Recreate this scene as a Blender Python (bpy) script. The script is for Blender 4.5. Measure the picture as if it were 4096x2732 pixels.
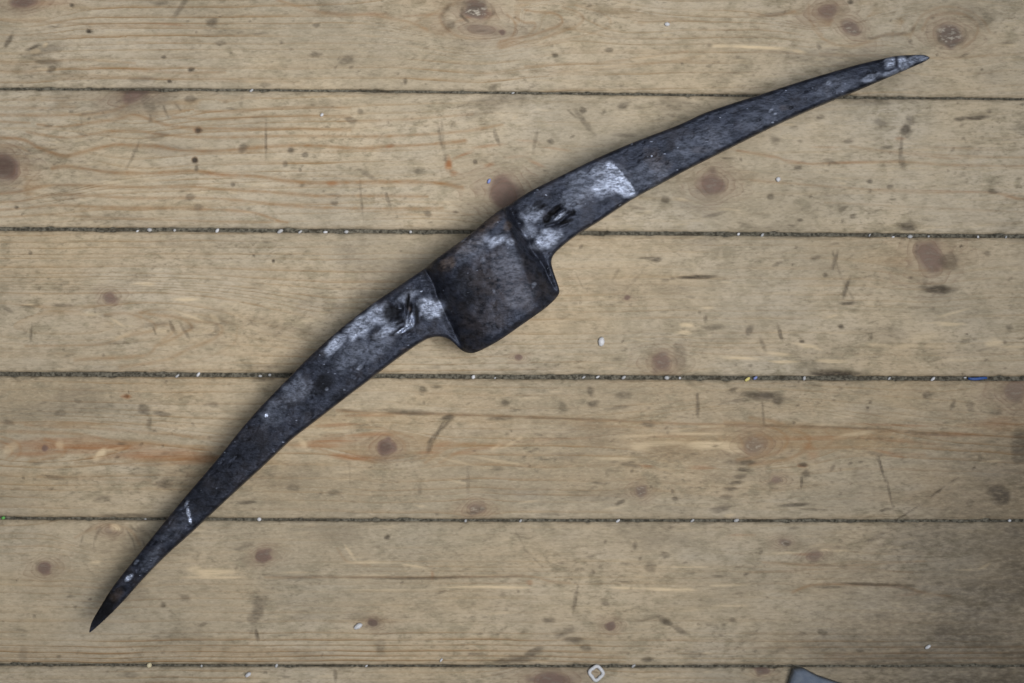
import bpy, math, random
import numpy as np

# ------------------------------------------------------------------ clear
for o in list(bpy.data.objects):
    bpy.data.objects.remove(o, do_unlink=True)
scene = bpy.context.scene
C = scene.collection

# ------------------------------------------------------------------ camera
H = 1.10                    # camera height above the floor (m)
FW = 0.70                   # width of floor in view (m)
K = FW / 4096.0
cam_d = bpy.data.cameras.new("camera")
cam_d.sensor_width = 22.3
cam_d.lens = 22.3 * H / FW
cam_d.clip_start = 0.01
cam_d.clip_end = 50
cam_d.dof.use_dof = True
cam_d.dof.focus_distance = 0.985
cam_d.dof.aperture_fstop = 10.0
cam = bpy.data.objects.new("camera", cam_d)
cam.location = (0, 0, H)
C.objects.link(cam)
scene.camera = cam

# ------------------------------------------------------------------ light
world = bpy.data.worlds.new("World")
scene.world = world
world.use_nodes = True
bg = world.node_tree.nodes["Background"]
bg.inputs[0].default_value = (0.86, 0.93, 1.0, 1)
bg.inputs[1].default_value = 0.07

def lamp(name, kind, loc, aim, energy, color, **kw):
    d = bpy.data.lights.new(name, kind)
    d.energy = energy
    d.color = color
    for k, v in kw.items():
        setattr(d, k, v)
    o = bpy.data.objects.new(name, d)
    o.location = loc
    dx, dy, dz = (aim[i] - loc[i] for i in range(3))
    o.rotation_euler = (math.atan2(math.hypot(dx, dy), -dz), 0, math.atan2(-dx, dy))
    C.objects.link(o)
    return o
# added key spot at right, cone shaped so falloff darkens the lower-right corner
lamp("key_spot", 'SPOT', (0.56, -0.14, 1.75), (-0.15, 0.12, 0.0), 128, (1.0, 0.968, 0.912),
     spot_size=math.radians(40), spot_blend=1.0, shadow_soft_size=0.42)
# cool broad area light added overhead, placed for sheen on the right arm
lamp("overhead_area", 'AREA', (0.52, 0.22, 2.4), (0.40, 0.17, 0), 25, (0.84, 0.91, 1.0), shape='RECTANGLE', size=1.3, size_y=1.2)

vs = scene.view_settings
vs.view_transform = 'Standard'
vs.look = 'None'
vs.exposure = 0.0
vs.gamma = 1.0
vs.use_curve_mapping = False

# ------------------------------------------------------------------ helpers
rng = np.random.default_rng(7)
random.seed(7)
TAB = rng.random((256, 256))

def vnoise(x, y, seed=0):
    x = np.asarray(x, float) + seed * 17.31
    y = np.asarray(y, float) + seed * 9.77
    xi = np.floor(x).astype(int); yi = np.floor(y).astype(int)
    fx = x - xi; fy = y - yi
    fx = fx * fx * (3 - 2 * fx); fy = fy * fy * (3 - 2 * fy)
    a = TAB[xi & 255, yi & 255]; b = TAB[(xi + 1) & 255, yi & 255]
    c = TAB[xi & 255, (yi + 1) & 255]; d = TAB[(xi + 1) & 255, (yi + 1) & 255]
    return (a * (1 - fx) + b * fx) * (1 - fy) + (c * (1 - fx) + d * fx) * fy - 0.5

def fbm(x, y, seed=0, oct=4):
    s = 0; a = 1.0
    for i in range(oct):
        s = s + a * vnoise(x * 2 ** i, y * 2 ** i, seed + i * 3)
        a *= 0.5
    return s

def sstep(a, b, x):
    t = np.clip((x - a) / (b - a), 0, 1)
    return t * t * (3 - 2 * t)

def wx(px, z=0.0): return (px - 2048.0) * K * (H - z) / H
def wy(py, z=0.0): return (1366.0 - py) * K * (H - z) / H

def make_mesh(name, verts, faces_quads, material, extra_polys=(), smooth=True, parent=None, loc=(0, 0, 0)):
    """numpy verts (n,3) + numpy quads (m,4) + list of extra polygons -> one mesh object"""
    v = np.asarray(verts, np.float64) - np.array(loc)
    me = bpy.data.meshes.new(name)
    q = np.asarray(faces_quads, np.int32)
    nq = len(q)
    ex = [list(p) for p in extra_polys]
    loops = np.concatenate([q.ravel()] + [np.array(p, np.int32) for p in ex]) if ex else q.ravel()
    sizes = np.concatenate([np.full(nq, 4, np.int32), np.array([len(p) for p in ex], np.int32)]) if ex else np.full(nq, 4, np.int32)
    starts = np.concatenate([[0], np.cumsum(sizes)[:-1]]).astype(np.int32)
    me.vertices.add(len(v)); me.vertices.foreach_set("co", v.astype(np.float32).ravel())
    me.loops.add(len(loops)); me.loops.foreach_set("vertex_index", loops.astype(np.int32))
    me.polygons.add(len(sizes)); me.polygons.foreach_set("loop_start", starts)
    me.polygons.foreach_set("use_smooth", np.full(len(sizes), smooth))
    me.update(calc_edges=True); me.validate()
    me.materials.append(material)
    o = bpy.data.objects.new(name, me)
    o.location = loc
    C.objects.link(o)
    if parent is not None:
        o.parent = parent
    return o

def attr(o, name, arr):
    a = o.data.attributes.new(name, 'FLOAT', 'POINT')
    a.data.foreach_set("value", np.asarray(arr, np.float32).ravel())

# node helper ------------------------------------------------------
class NT:
    def __init__(self, name):
        self.m = bpy.data.materials.new(name)
        self.m.use_nodes = True
        self.t = self.m.node_tree
        self.b = self.t.nodes["Principled BSDF"]
    def n(self, kind, **kw):
        nd = self.t.nodes.new(kind)
        for k, v in kw.items(): setattr(nd, k, v)
        return nd
    def set(self, sock, val):
        if hasattr(val, 'is_output'): self.t.links.new(val, sock)
        else: sock.default_value = val
    def attr(self, name):
        return self.n('ShaderNodeAttribute', attribute_name=name).outputs['Fac']
    def math(self, op, a, b=0.0, c=0.0, clamp=False):
        nd = self.n('ShaderNodeMath', operation=op, use_clamp=clamp)
        self.set(nd.inputs[0], a); self.set(nd.inputs[1], b); self.set(nd.inputs[2], c)
        return nd.outputs[0]
    def ss(self, x, lo, hi, a=0.0, b=1.0):
        nd = self.n('ShaderNodeMapRange', interpolation_type='SMOOTHSTEP')
        self.set(nd.inputs[0], x)
        for i, v in enumerate((lo, hi, a, b)): self.set(nd.inputs[1 + i], v)
        return nd.outputs[0]
    def mix(self, f, a, b, blend='MIX'):
        nd = self.n('ShaderNodeMix', data_type='RGBA', blend_type=blend)
        self.set(nd.inputs[0], f); self.set(nd.inputs[6], a); self.set(nd.inputs[7], b)
        return nd.outputs[2]
    def noise(self, vec, scale, detail=3, rough=0.55, dist=0.0):
        nd = self.n('ShaderNodeTexNoise')
        self.set(nd.inputs['Vector'], vec)
        nd.inputs['Scale'].default_value = scale
        nd.inputs['Detail'].default_value = detail
        nd.inputs['Roughness'].default_value = rough
        nd.inputs['Distortion'].default_value = dist
        return nd.outputs[0]
    def mapping(self, vec, scale=(1, 1, 1), rot=(0, 0, 0), loc=(0, 0, 0)):
        nd = self.n('ShaderNodeMapping')
        self.set(nd.inputs[0], vec)
        nd.inputs[1].default_value = loc; nd.inputs[2].default_value = rot; nd.inputs[3].default_value = scale
        return nd.outputs[0]
    def bump(self, h, strength, dist, normal=None):
        nd = self.n('ShaderNodeBump')
        nd.inputs['Strength'].default_value = strength
        nd.inputs['Distance'].default_value = dist
        self.set(nd.inputs['Height'], h)
        if normal is not None: self.set(nd.inputs['Normal'], normal)
        return nd.outputs[0]

def srgb(r, g, b):
    f = lambda c: c / 12.92 if c <= 0.04045 else ((c + 0.055) / 1.055) ** 2.4
    return (f(r / 255), f(g / 255), f(b / 255), 1)

# ------------------------------------------------------------------ wood material
def wood_material():
    t = NT("worn_pine")
    pos = t.n('ShaderNodeNewGeometry').outputs['Position']
    ph = t.attr('phase'); gs = t.attr('gstr'); kn = t.attr('knot'); di = t.attr('dirt_shade')
    re = t.attr('resin'); ba = t.attr('bare'); to = t.attr('tone'); hl = t.attr('halo')
    broad = t.noise(pos, 9.0, 3)
    streak = t.noise(t.mapping(pos, (10, 260, 1)), 1.0, 4, 0.6)
    fibre = t.noise(t.mapping(pos, (60, 900, 1)), 1.0, 3, 0.65)
    mott = t.noise(t.mapping(pos, (0.75, 1.25, 1), (0, 0, math.radians(-28))), 95.0, 4, 0.62, 0.4)
    mott2 = t.noise(t.mapping(pos, (0.6, 1.4, 1), (0, 0, math.radians(-26))), 300.0, 4, 0.66)
    grit = t.noise(t.mapping(pos, (0.5, 1.4, 1), (0, 0, math.radians(-30))), 640.0, 2, 0.6)
    # warp of the ring phase by small noise
    wob = t.noise(t.mapping(pos, (30, 60, 1)), 1.0, 2)
    p2 = t.math('ADD', ph, t.math('MULTIPLY', t.math('SUBTRACT', wob, 0.5), 0.35))
    fr = t.math('FRACT', p2)
    late = t.math('POWER', fr, 4.5)
    late = t.math('MULTIPLY', late, t.ss(fr, 1.0, 0.93))
    late = t.math('MULTIPLY', late, 1.7)
    breakup = t.ss(streak, 0.32, 0.62)
    late_s = t.math('MULTIPLY', t.math('MULTIPLY', late, gs), t.math('ADD', 0.35, t.math('MULTIPLY', breakup, 0.75)), clamp=True)
    # base colours
    c = t.mix(t.ss(broad, 0.30, 0.70), srgb(192, 175, 149), srgb(186, 174, 155))
    c = t.mix(to, c, srgb(164, 137, 100))
    c = t.mix(t.math('MULTIPLY', t.ss(streak, 0.48, 0.75), 0.40), c, srgb(188, 166, 132))
    # ground-in grey dirt
    patch = t.ss(t.noise(t.mapping(pos, (14, 26, 1)), 1.0, 3, 0.6, 0.5), 0.34, 0.68, 0.38, 1.0)
    c = t.mix(t.math('MULTIPLY', t.math('MULTIPLY', t.ss(mott, 0.42, 0.66), 0.72), patch), c, srgb(138, 128, 106))
    c = t.mix(t.math('MULTIPLY', t.math('MULTIPLY', t.ss(mott2, 0.50, 0.68), 0.62), patch), c, srgb(112, 101, 82))
    c = t.mix(t.math('MULTIPLY', t.ss(mott2, 0.47, 0.30), 0.32), c, srgb(206, 190, 162))
    c = t.mix(t.math('MULTIPLY', t.ss(fibre, 0.52, 0.76), 0.38), c, srgb(120, 104, 80))
    c = t.mix(t.math('MULTIPLY', t.ss(fibre, 0.47, 0.26), 0.34), c, srgb(205, 186, 152))
    grey = t.ss(t.noise(t.mapping(pos, (5, 11, 1), (0, 0, .3), (3, 1, 0)), 1.0, 4, 0.6, 0.6), 0.42, 0.66)
    c = t.mix(t.math('MULTIPLY', grey, 0.42), c, srgb(140, 131, 114))
    c = t.mix(t.math('MULTIPLY', t.ss(grit, 0.54, 0.72), 0.28), c, srgb(116, 106, 90))
    c = t.mix(t.math('MULTIPLY', t.ss(grit, 0.46, 0.30), 0.22), c, srgb(214, 200, 174))
    c = t.mix(late_s, c, srgb(148, 116, 78))
    c = t.mix(t.math('MULTIPLY', t.attr('gline'), t.ss(mott2, 0.30, 0.62, 1.1, 0.68), clamp=True), c, srgb(146, 110, 72))
    c = t.mix(t.math('MULTIPLY', hl, t.math('ADD', 0.4, t.math('MULTIPLY', streak, 0.6)), clamp=True), c, srgb(138, 114, 94))
    c = t.mix(t.math('MULTIPLY', re, t.ss(streak, 0.34, 0.58, 0.30, 0.95), clamp=True), c, srgb(150, 97, 54))
    # bare fresh wood where splinters came off
    bm = t.math('MULTIPLY', ba, t.ss(fibre, 0.35, 0.55, 0.55, 1.0), clamp=True)
    c = t.mix(bm, c, srgb(218, 196, 162))
    # knots
    kp = t.attr('kpale')
    kc = t.mix(t.ss(mott2, 0.35, 0.65), srgb(126, 102, 92), srgb(98, 77, 71))
    kc = t.mix(t.math('MULTIPLY', kp, 0.8), kc, srgb(104, 98, 90))
    kc = t.mix(t.math('MULTIPLY', kp, t.ss(mott2, 0.50, 0.62)), kc, srgb(206, 198, 184))
    kc = t.mix(t.ss(kn, 0.72, 0.98, 0.0, 0.8), kc, srgb(78, 60, 55))
    c = t.mix(t.math('MULTIPLY', t.ss(kn, 0.0, 0.75), t.ss(mott2, 0.25, 0.6, 1.0, 0.82)), c, kc)
    # growth rings round the knots
    kd = t.attr('krad')
    kdw = t.math('ADD', kd, t.math('MULTIPLY', t.math('SUBTRACT', wob, 0.5), 0.9))
    rg = t.math('FRACT', t.math('MULTIPLY', kdw, 2.6))
    rg = t.math('MULTIPLY', t.math('POWER', rg, 3.0), t.ss(rg, 1.0, 0.9))
    rg = t.math('MULTIPLY', rg, t.math('MULTIPLY', t.ss(kd, 2.9, 1.3), t.ss(kd, 0.35, 0.7)))
    c = t.mix(t.math('MULTIPLY', rg, t.ss(mott, 0.36, 0.62, 0.65, 0.12), clamp=True), c, srgb(112, 84, 64))
    # dark marks, stains, scuffs and the painted corner falloff
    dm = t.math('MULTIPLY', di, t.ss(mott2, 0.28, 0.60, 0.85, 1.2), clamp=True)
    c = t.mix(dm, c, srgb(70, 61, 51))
    t.set(t.b.inputs['Base Color'], c)
    t.set(t.b.inputs['Roughness'], t.ss(mott, 0.3, 0.7, 0.62, 0.82))
    t.b.inputs['Specular IOR Level'].default_value = 0.28
    h = t.math('ADD', t.math('MULTIPLY', late_s, 0.5), t.math('MULTIPLY', fibre, 0.6))
    h = t.math('ADD', h, t.math('MULTIPLY', mott2, 0.7))
    h = t.math('SUBTRACT', h, t.math('MULTIPLY', dm, 1.0))
    t.set(t.b.inputs['Normal'], t.bump(h, 0.8, 0.0009))
    return t.m
M_WOOD = wood_material()

def dust_material():
    t = NT("joint_dust")
    pos = t.n('ShaderNodeNewGeometry').outputs['Position']
    a = t.noise(pos, 420, 4, 0.7)
    b = t.noise(t.mapping(pos, (40, 200, 1)), 1.0, 3)
    c = t.mix(t.ss(a, 0.35, 0.68), srgb(60, 57, 50), srgb(122, 117, 105))
    c = t.mix(t.ss(b, 0.5, 0.75), c, srgb(66, 60, 50))
    t.set(t.b.inputs['Base Color'], c)
    t.b.inputs['Roughness'].default_value = 0.95
    t.b.inputs['Specular IOR Level'].default_value = 0.1
    t.set(t.b.inputs['Normal'], t.bump(a, 0.9, 0.0012))
    return t.m
M_DUST = dust_material()

# ------------------------------------------------------------------ floor
# bed of dirt that fills the joints (below the boards)
gx = np.linspace(-0.62, 0.62, 520); gy = np.linspace(-0.42, 0.365, 330)
GX, GY = np.meshgrid(gx, gy, indexing='ij')
GZ = -0.0021 + 0.0007 * fbm(GX * 260, GY * 260, 5, 3)
idx = np.arange(GX.size).reshape(GX.shape)
quads = np.stack([idx[:-1, :-1], idx[1:, :-1], idx[1:, 1:], idx[:-1, 1:]], -1).reshape(-1, 4)
floor = make_mesh("floor", np.stack([GX, GY, GZ], -1).reshape(-1, 3), quads, M_DUST, loc=(0, 0, -0.0026))
floor["kind"] = "structure"

# joints between boards: (px, py) along x and widths in px
GAPS = [
    ([-1800, 0, 4096, 6000], [-225, -222, -200, -195], 14),
    ([-1800, 0, 700, 1400, 2050, 2750, 3300, 4096, 6000], [349, 354, 357, 362, 370, 378, 387, 395, 408], 11),
    ([-1800, 0, 700, 1400, 2750, 3300, 4096, 6000], [910, 915, 918, 924, 934, 938, 945, 960], 18),
    ([-1800, 0, 700, 1500, 2050, 2750, 3400, 4096, 6000], [1490, 1496, 1499, 1503, 1508, 1511, 1513, 1515, 1520], 21),
    ([-1800, 0, 700, 1400, 2050, 2750, 4096, 6000], [2066, 2073, 2077, 2081, 2082, 2083, 2085, 2088], 13),
    ([-1800, 0, 700, 2050, 2750, 4096, 6000], [2655, 2660, 2663, 2666, 2667, 2665, 2664], 11),
    ([-1800, 0, 4096, 6000], [3245, 3248, 3250, 3252], 14),
    ([-1800, 0, 4096, 6000], [3835, 3838, 3840, 3842], 14),
]

# --- hand-read marks, all in photograph pixels -------------------------------
# knots: x, y, rx, ry, angle, deflection radius, deflection length, halo
KNOTS = {
 0: [(1900, 45, 52, 36, -15, 150, 260, .8), (1925, 118, 80, 26, -5, 60, 160, .55), (3800, 137, 58, 44, -8, 120, 190, .7),
     (3310, 42, 52, 34, 10, 110, 170, .8), (3405, 112, 44, 30, -35, 60, 120, .7), (95, 4, 52, 30, 5, 90, 150, .8),
     (2010, 130, 14, 14, 0, 14, 40, .3), (2470, 100, 10, 8, 0, 50, 200, .0)],
 1: [(18, 668, 58, 60, 0, 125, 260, .7), (540, 372, 62, 30, 20, 110, 200, .8), (2016, 770, 76, 66, -10, 110, 170, .5),
     (2848, 738, 50, 48, 0, 85, 150, .6), (300, 640, 6, 6, 0, 50, 120, .0)],
 2: [(438, 1194, 30, 26, 20, 34, 100, .5), (3718, 1032, 58, 76, 25, 90, 170, .45), (2652, 1450, 42, 42, 0, 60, 120, .6),
     (2510, 1190, 13, 10, 0, 14, 40, .3), (2076, 1430, 16, 12, 0, 18, 50, .4)],
 3: [(1545, 1788, 37, 33, 0, 80, 150, .7), (180, 1795, 15, 13, 0, 70, 260, .4), (4060, 1560, 50, 50, 0, 70, 150, .7),
     (2562, 1962, 26, 24, 0, 34, 70, .5), (1905, 2036, 34, 26, 10, 40, 90, .6), (3105, 1920, 26, 16, 0, 28, 70, .4),
     (3020, 1780, 46, 40, 0, 120, 330, .5)],
 4: [(180, 2272, 32, 26, 10, 40, 90, .5), (1055, 2222, 33, 22, 15, 44, 100, .6), (1492, 2492, 22, 18, 0, 26, 70, .6),
     (2445, 2502, 22, 20, 0, 26, 60, .6), (440, 2120, 34, 20, 0, 110, 150, .6), (3140, 2170, 30, 17, 0, 30, 90, .4),
     (3262, 2222, 36, 20, 15, 40, 110, .4)],
 5: [(2205, 2722, 70, 40, 0, 90, 150, .8), (3050, 2680, 30, 20, 0, 30, 60, .6), (700, 2950, 40, 36, 0, 70, 130, .6)],
}
# strength of the knot colour, and how grey and bleached its heart is
KSTR = {(1925, 118): .42, (3310, 42): .55, (3405, 112): .6, (3718, 1032): .62, (2652, 1450): .62, (4060, 1560): .5, (2562, 1962): .55, (1905, 2036): .5, (3105, 1920): .5, (3020, 1780): .40,
        (440, 2120): .3, (3140, 2170): .5, (3262, 2222): .5, (540, 372): .75, (2016, 770): .78, (2848, 738): .75, (438, 1194): .65, (18, 668): .95, (1545, 1788): .9, (180, 2272): .8, (1055, 2222): .8, (3800, 137): .8, (1900, 45): .8}
KPALE = {(1900, 45): 1.0, (3800, 137): .75, (3405, 112): .45, (540, 372): .15, (3020, 1780): .7, (2562, 1962): .6, (2652, 1450): .2, (2016, 770): .05, (1905, 2036): .6, (3140, 2170): .6, (4060, 1560): .3}
# dark marks: x, y, rx, ry, angle(deg, + is anticlockwise in picture), strength
DARK = [
 # top board
 (170, 200, 80, 22, 12, .35), (185, 245, 70, 16, -8, .45), (205, 275, 26, 14, 30, .55), (130, 190, 34, 7, 20, .6),
 (355, 125, 13, 9, 0, .8), (285, 20, 9, 8, 0, .6), (845, 88, 26, 20, 0, .45), (720, 30, 50, 13, 55, .4), (640, 12, 40, 12, 0, .4),
 (655, 228, 10, 7, 0, .6), (762, 278, 15, 8, 10, .7), (676, 325, 10, 7, 0, .7), (880, 172, 24, 9, 0, .45), (1265, 100, 16, 9, 0, .45),
 (1385, 240, 36, 18, 20, .42), (1260, 218, 24, 11, 0, .4), (2220, 222, 14, 9, 0, .6), (1620, 325, 8, 14, 0, .5), (1800, 100, 26, 18, 0, .4),
 (1970, 350, 20, 14, 30, .4), (2435, 200, 18, 8, 0, .5), (30, 165, 12, 34, -30, .5), (3100, 55, 60, 10, 8, .3), (3560, 140, 60, 8, 6, .25),
 (2840, 180, 12, 8, 0, .4), (3400, 8, 12, 8, 0, .7), (3275, 188, 10, 12, 0, .4), (1060, 340, 30, 10, 0, .3), (560, 318, 60, 12, 5, .3),
 (3900, 60, 90, 40, -20, .18), (1890, 15, 70, 26, 0, .3),
 # second board
 (575, 362, 150, 14, 0, .45), (590, 415, 34, 60, 35, .40), (520, 430, 90, 20, 20, .28), (640, 395, 60, 40, 30, .3), (760, 395, 30, 13, 0, .45),
 (790, 523, 14, 13, 0, .75), (778, 640, 12, 12, 0, .9), (784, 672, 8, 14, 0, .5), (970, 590, 18, 24, -40, .45), (1160, 600, 14, 12, 0, .6),
 (1218, 618, 16, 11, 0, .55), (1062, 560, 5, 75, 0, .38), (930, 738, 10, 9, 0, .5), (1335, 812, 14, 9, 0, .5), (1200, 680, 6, 6, 0, .5), (1140, 655, 14, 10, 20, .4),
 (535, 610, 7, 60, -25, .3), (630, 545, 46, 18, 12, .3), (790, 830, 22, 16, 0, .35), (760, 790, 20, 14, 0, .4), (65, 830, 9, 7, 0, .6),
 (2000, 400, 150, 26, 8, .34), (1950, 440, 120, 16, 15, .22), (2680, 410, 90, 40, 5, .26), (2490, 422, 26, 16, 10, .5), (2330, 440, 14, 12, 0, .5),
 (1762, 560, 8, 60, 12, .35), (1985, 550, 10, 36, 20, .35), (2140, 560, 8, 60, -12, .3), (2330, 480, 12, 60, 38, .35), (2200, 565, 12, 10, 0, .5), (1900, 648, 10, 10, 0, .55),
 (2500, 540, 50, 8, 0, .35), (1675, 685, 20, 14, 20, .4), (1470, 700, 44, 10, -30, .35), (1440, 445, 14, 12, 0, .4), (1400, 480, 30, 12, -20, .4),
 (1550, 800, 8, 36, 20, .35), (1710, 855, 16, 12, 0, .45), (1444, 800, 6, 80, 5, .25),
 (3900, 470, 76, 9, 3, .60), (3840, 475, 30, 9, 10, .5), (3622, 518, 26, 24, 0, .62), (3640, 482, 16, 22, 0, .4), (3602, 600, 7, 60, -6, .38), (3520, 490, 28, 14, -20, .4),
 (3390, 565, 24, 8, 0, .5), (3190, 670, 14, 10, 0, .5), (3280, 470, 18, 7, 0, .45), (3080, 785, 14, 12, 0, .5), (3545, 590, 30, 8, 0, .4), (3480, 725, 12, 11, 0, .5),
 (3560, 745, 14, 9, 0, .4), (3370, 835, 22, 8, 20, .4), (3200, 880, 14, 6, 0, .5), (3970, 765, 22, 9, 0, .45), (3410, 865, 14, 10, 0, .35), (2850, 860, 50, 8, 12, .4), (3100, 560, 22, 16, -30, .35),
 (2660, 800, 18, 14, 10, .5), (3500, 400, 110, 22, -3, .35), (3630, 905, 36, 18, 0, .65), (3850, 700, 16, 8, 0, .3), (3610, 650, 12, 30, 10, .3),
 (2970, 900, 16, 12, 0, .3), (2900, 690, 60, 60, 0, .10),
 # third board
 (520, 1120, 24, 7, 20, .3), (240, 1222, 50, 7, 0, .4), (120, 1225, 40, 5, 3, .45), (30, 1240, 26, 8, -30, .4), (122, 1335, 6, 40, -5, .35), (250, 1135, 26, 8, 20, .25),
 (620, 1298, 60, 8, 8, .3), (615, 1320, 5, 26, 25, .35), (690, 1315, 8, 30, 25, .35), (735, 1320, 8, 40, 30, .33), (865, 1320, 12, 30, 0, .28), (760, 1310, 30, 12, 0, .3), (500, 1370, 120, 6, 3, .22),
 (1092, 1044, 6, 8, -30, .8), (1014, 1022, 6, 5, 0, .6), (120, 1012, 8, 6, 0, .5), (1020, 1145, 40, 24, 0, .14), (1320, 1230, 50, 30, 0, .16), (1050, 1465, 110, 9, -2, .28), (560, 1110, 60, 8, 10, .25),
 (2770, 1108, 78, 7, 2, .72), (2828, 1108, 18, 8, 0, .5), (2600, 1032, 46, 5, 0, .45), (2625, 1037, 22, 11, 5, .6), (3750, 1158, 66, 16, 0, .72), (3800, 1045, 40, 40, 0, .42), (3340, 1040, 8, 46, -15, .45),
 (3385, 1150, 8, 46, -20, .5), (3395, 1212, 34, 7, 3, .55), (3300, 1100, 10, 8, 0, .5), (3265, 1032, 24, 7, 12, .45), (3110, 1055, 26, 6, 28, .45), (3363, 1306, 13, 9, 0, .65), (3120, 1335, 8, 28, 15, .5),
 (2995, 1320, 14, 22, -20, .45), (2850, 1310, 46, 11, 2, .35), (3050, 1380, 10, 36, 25, .35), (3208, 1366, 12, 6, 0, .6), (3485, 1345, 8, 16, -20, .4), (2820, 1275, 8, 12, 0, .4), (3950, 1015, 14, 12, 0, .35),
 (2690, 1115, 14, 6, 0, .4), (2720, 1420, 26, 60, 0, .22), (4035, 1310, 14, 12, 0, .35), (2660, 1120, 20, 8, 0, .3), (3700, 1120, 16, 20, 0, .25), (2460, 1100, 6, 40, -30, .2), (2530, 1130, 6, 60, -42, .22),
 (3330, 1495, 130, 14, -1, .75), (3350, 1509, 70, 12, 0, .9),
 # fourth board
 (505, 1585, 9, 8, 0, .4), (238, 1650, 24, 16, 10, .45), (570, 1635, 30, 22, -20, .5), (640, 1655, 34, 10, -8, .5), (595, 1690, 12, 26, 0, .35), (310, 1605, 20, 9, 0, .45), (400, 1628, 40, 8, 5, .3), (30, 1690, 24, 14, 0, .4), (850, 1620, 26, 12, -10, .35),
 (1065, 1505, 60, 22, 0, .45), (1640, 1650, 110, 9, -2, .5), (1560, 1640, 60, 8, 0, .3), (2000, 1672, 60, 9, 2, .48), (2200, 1672, 200, 4, -1, .35), (1790, 1670, 30, 11, 12, .6), (1755, 1720, 6, 60, -28, .5), (1720, 1780, 12, 46, -20, .4),
 (1690, 1555, 14, 12, 0, .5), (2020, 1610, 16, 12, 0, .5), (2250, 1630, 20, 20, 0, .35), (2360, 1565, 14, 20, 10, .5), (2370, 1615, 24, 14, 0, .5), (2490, 1580, 36, 14, 0, .38), (2590, 1698, 26, 9, 0, .45), (2475, 1630, 50, 7, 8, .3),
 (3045, 1582, 100, 18, -3, .62), (3110, 1600, 26, 22, -20, .55), (2930, 1560, 20, 10, 20, .5), (2960, 1600, 60, 8, 8, .35), (3710, 1580, 22, 14, 0, .48), (3470, 1630, 6, 5, 0, .6), (3810, 1620, 10, 28, -20, .4), (3880, 1625, 16, 26, 0, .35), (3985, 1650, 40, 14, 0, .4),
 (3450, 1712, 130, 6, -2, .35), (3700, 1735, 140, 6, -4, .4), (3500, 1815, 50, 7, -10, .35), (2790, 1625, 7, 50, 0, .45), (3050, 1640, 6, 70, 5, .3), (4080, 1800, 36, 90, 0, .6), (3920, 1830, 10, 26, 0, .45),
 (2990, 1850, 44, 10, 0, .5), (2975, 1880, 34, 8, 0, .5), (2960, 1905, 30, 8, 6, .5), (2945, 1930, 34, 8, 4, .5), (2925, 1955, 28, 7, 0, .5), (2905, 1988, 26, 8, 0, .45), (2880, 2035, 46, 14, 12, .5), (2930, 1850, 40, 10, 0, .3),
 (3215, 1860, 22, 10, 0, .6), (3222, 1895, 16, 14, 0, .5), (3205, 1930, 6, 30, -5, .5), (3330, 1870, 8, 20, -30, .4), (3525, 1870, 6, 60, 14, .55), (3560, 1980, 6, 70, 10, .5), (3540, 2040, 40, 6, 10, .5), (3180, 2020, 70, 7, 3, .6), (3270, 2040, 60, 5, -3, .4),
 (4000, 1975, 60, 46, -20, .7), (3880, 2010, 26, 20, 0, .5), (3450, 1900, 46, 30, 0, .22), (2700, 1995, 14, 10, 0, .5), (2690, 1965, 8, 8, 0, .5),
 (655, 1935, 36, 22, 0, .52), (1170, 1950, 30, 14, 5, .4), (410, 1995, 34, 16, 12, .35), (980, 2010, 40, 8, 4, .5), (520, 2068, 130, 14, 0, .5), (215, 1910, 50, 10, -6, .35), (720, 1880, 60, 26, 20, .18), (1330, 1970, 30, 10, 0, .3),
 (2480, 2010, 24, 8, 25, .5), (1870, 1930, 10, 60, 0, .25), (2520, 1860, 40, 8, -8, .4), (1990, 1875, 26, 8, 0, .3), (1680, 1960, 10, 26, 0, .25), (2200, 2060, 60, 6, 0, .3),
 # fifth board
 (1030, 2440, 26, 70, -14, .42), (1010, 2470, 20, 34, 0, .3), (1025, 2535, 8, 26, 14, .5), (740, 2390, 26, 14, 0, .35), (650, 2420, 12, 12, 0, .45), (810, 2498, 24, 6, 25, .4), (980, 2185, 40, 14, 25, .25), (1350, 2130, 110, 44, 0, .18), (1545, 2150, 14, 10, 10, .55),
 (1200, 2314, 80, 6, 0, .35), (1700, 2312, 200, 5, 1, .5), (1495, 2490, 30, 24, 0, .3), (1520, 2590, 20, 34, 0, .3), (560, 2135, 30, 34, -30, .35), (90, 2620, 20, 34, 0, .25), (480, 2160, 70, 34, 0, .18), (290, 2500, 200, 40, 0, .06),
 (2190, 2480, 26, 10, 0, .45), (2260, 2530, 50, 14, 25, .4), (2290, 2560, 46, 14, -5, .5), (2130, 2610, 50, 16, 25, .5), (2060, 2640, 80, 16, 8, .5), (1900, 2615, 40, 8, 0, .35), (2340, 2590, 22, 16, 0, .4), (2660, 2485, 34, 14, -28, .55), (2600, 2475, 60, 6, 15, .3),
 (2300, 2400, 8, 60, -10, .35), (2420, 2415, 20, 10, -10, .5), (2540, 2180, 10, 20, 0, .4), (2660, 2220, 20, 14, -20, .4), (2600, 2270, 26, 22, -20, .35), (2370, 2290, 10, 8, 0, .45), (2500, 2255, 26, 6, 0, .3), (2010, 2380, 14, 10, 0, .3),
 (2590, 2640, 26, 10, 0, .5), (2720, 2520, 40, 12, -30, .4), (3500, 2338, 180, 7, -2, .65), (3330, 2350, 70, 5, 0, .5), (3620, 2355, 50, 14, -8, .5), (3530, 2462, 46, 24, -8, .45), (3390, 2470, 26, 26, 0, .3), (3210, 2535, 20, 10, 10, .5), (3290, 2530, 26, 14, -10, .5), (3770, 2530, 60, 26, 0, .6), (3770, 2540, 20, 20, 0, .4),
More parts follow.
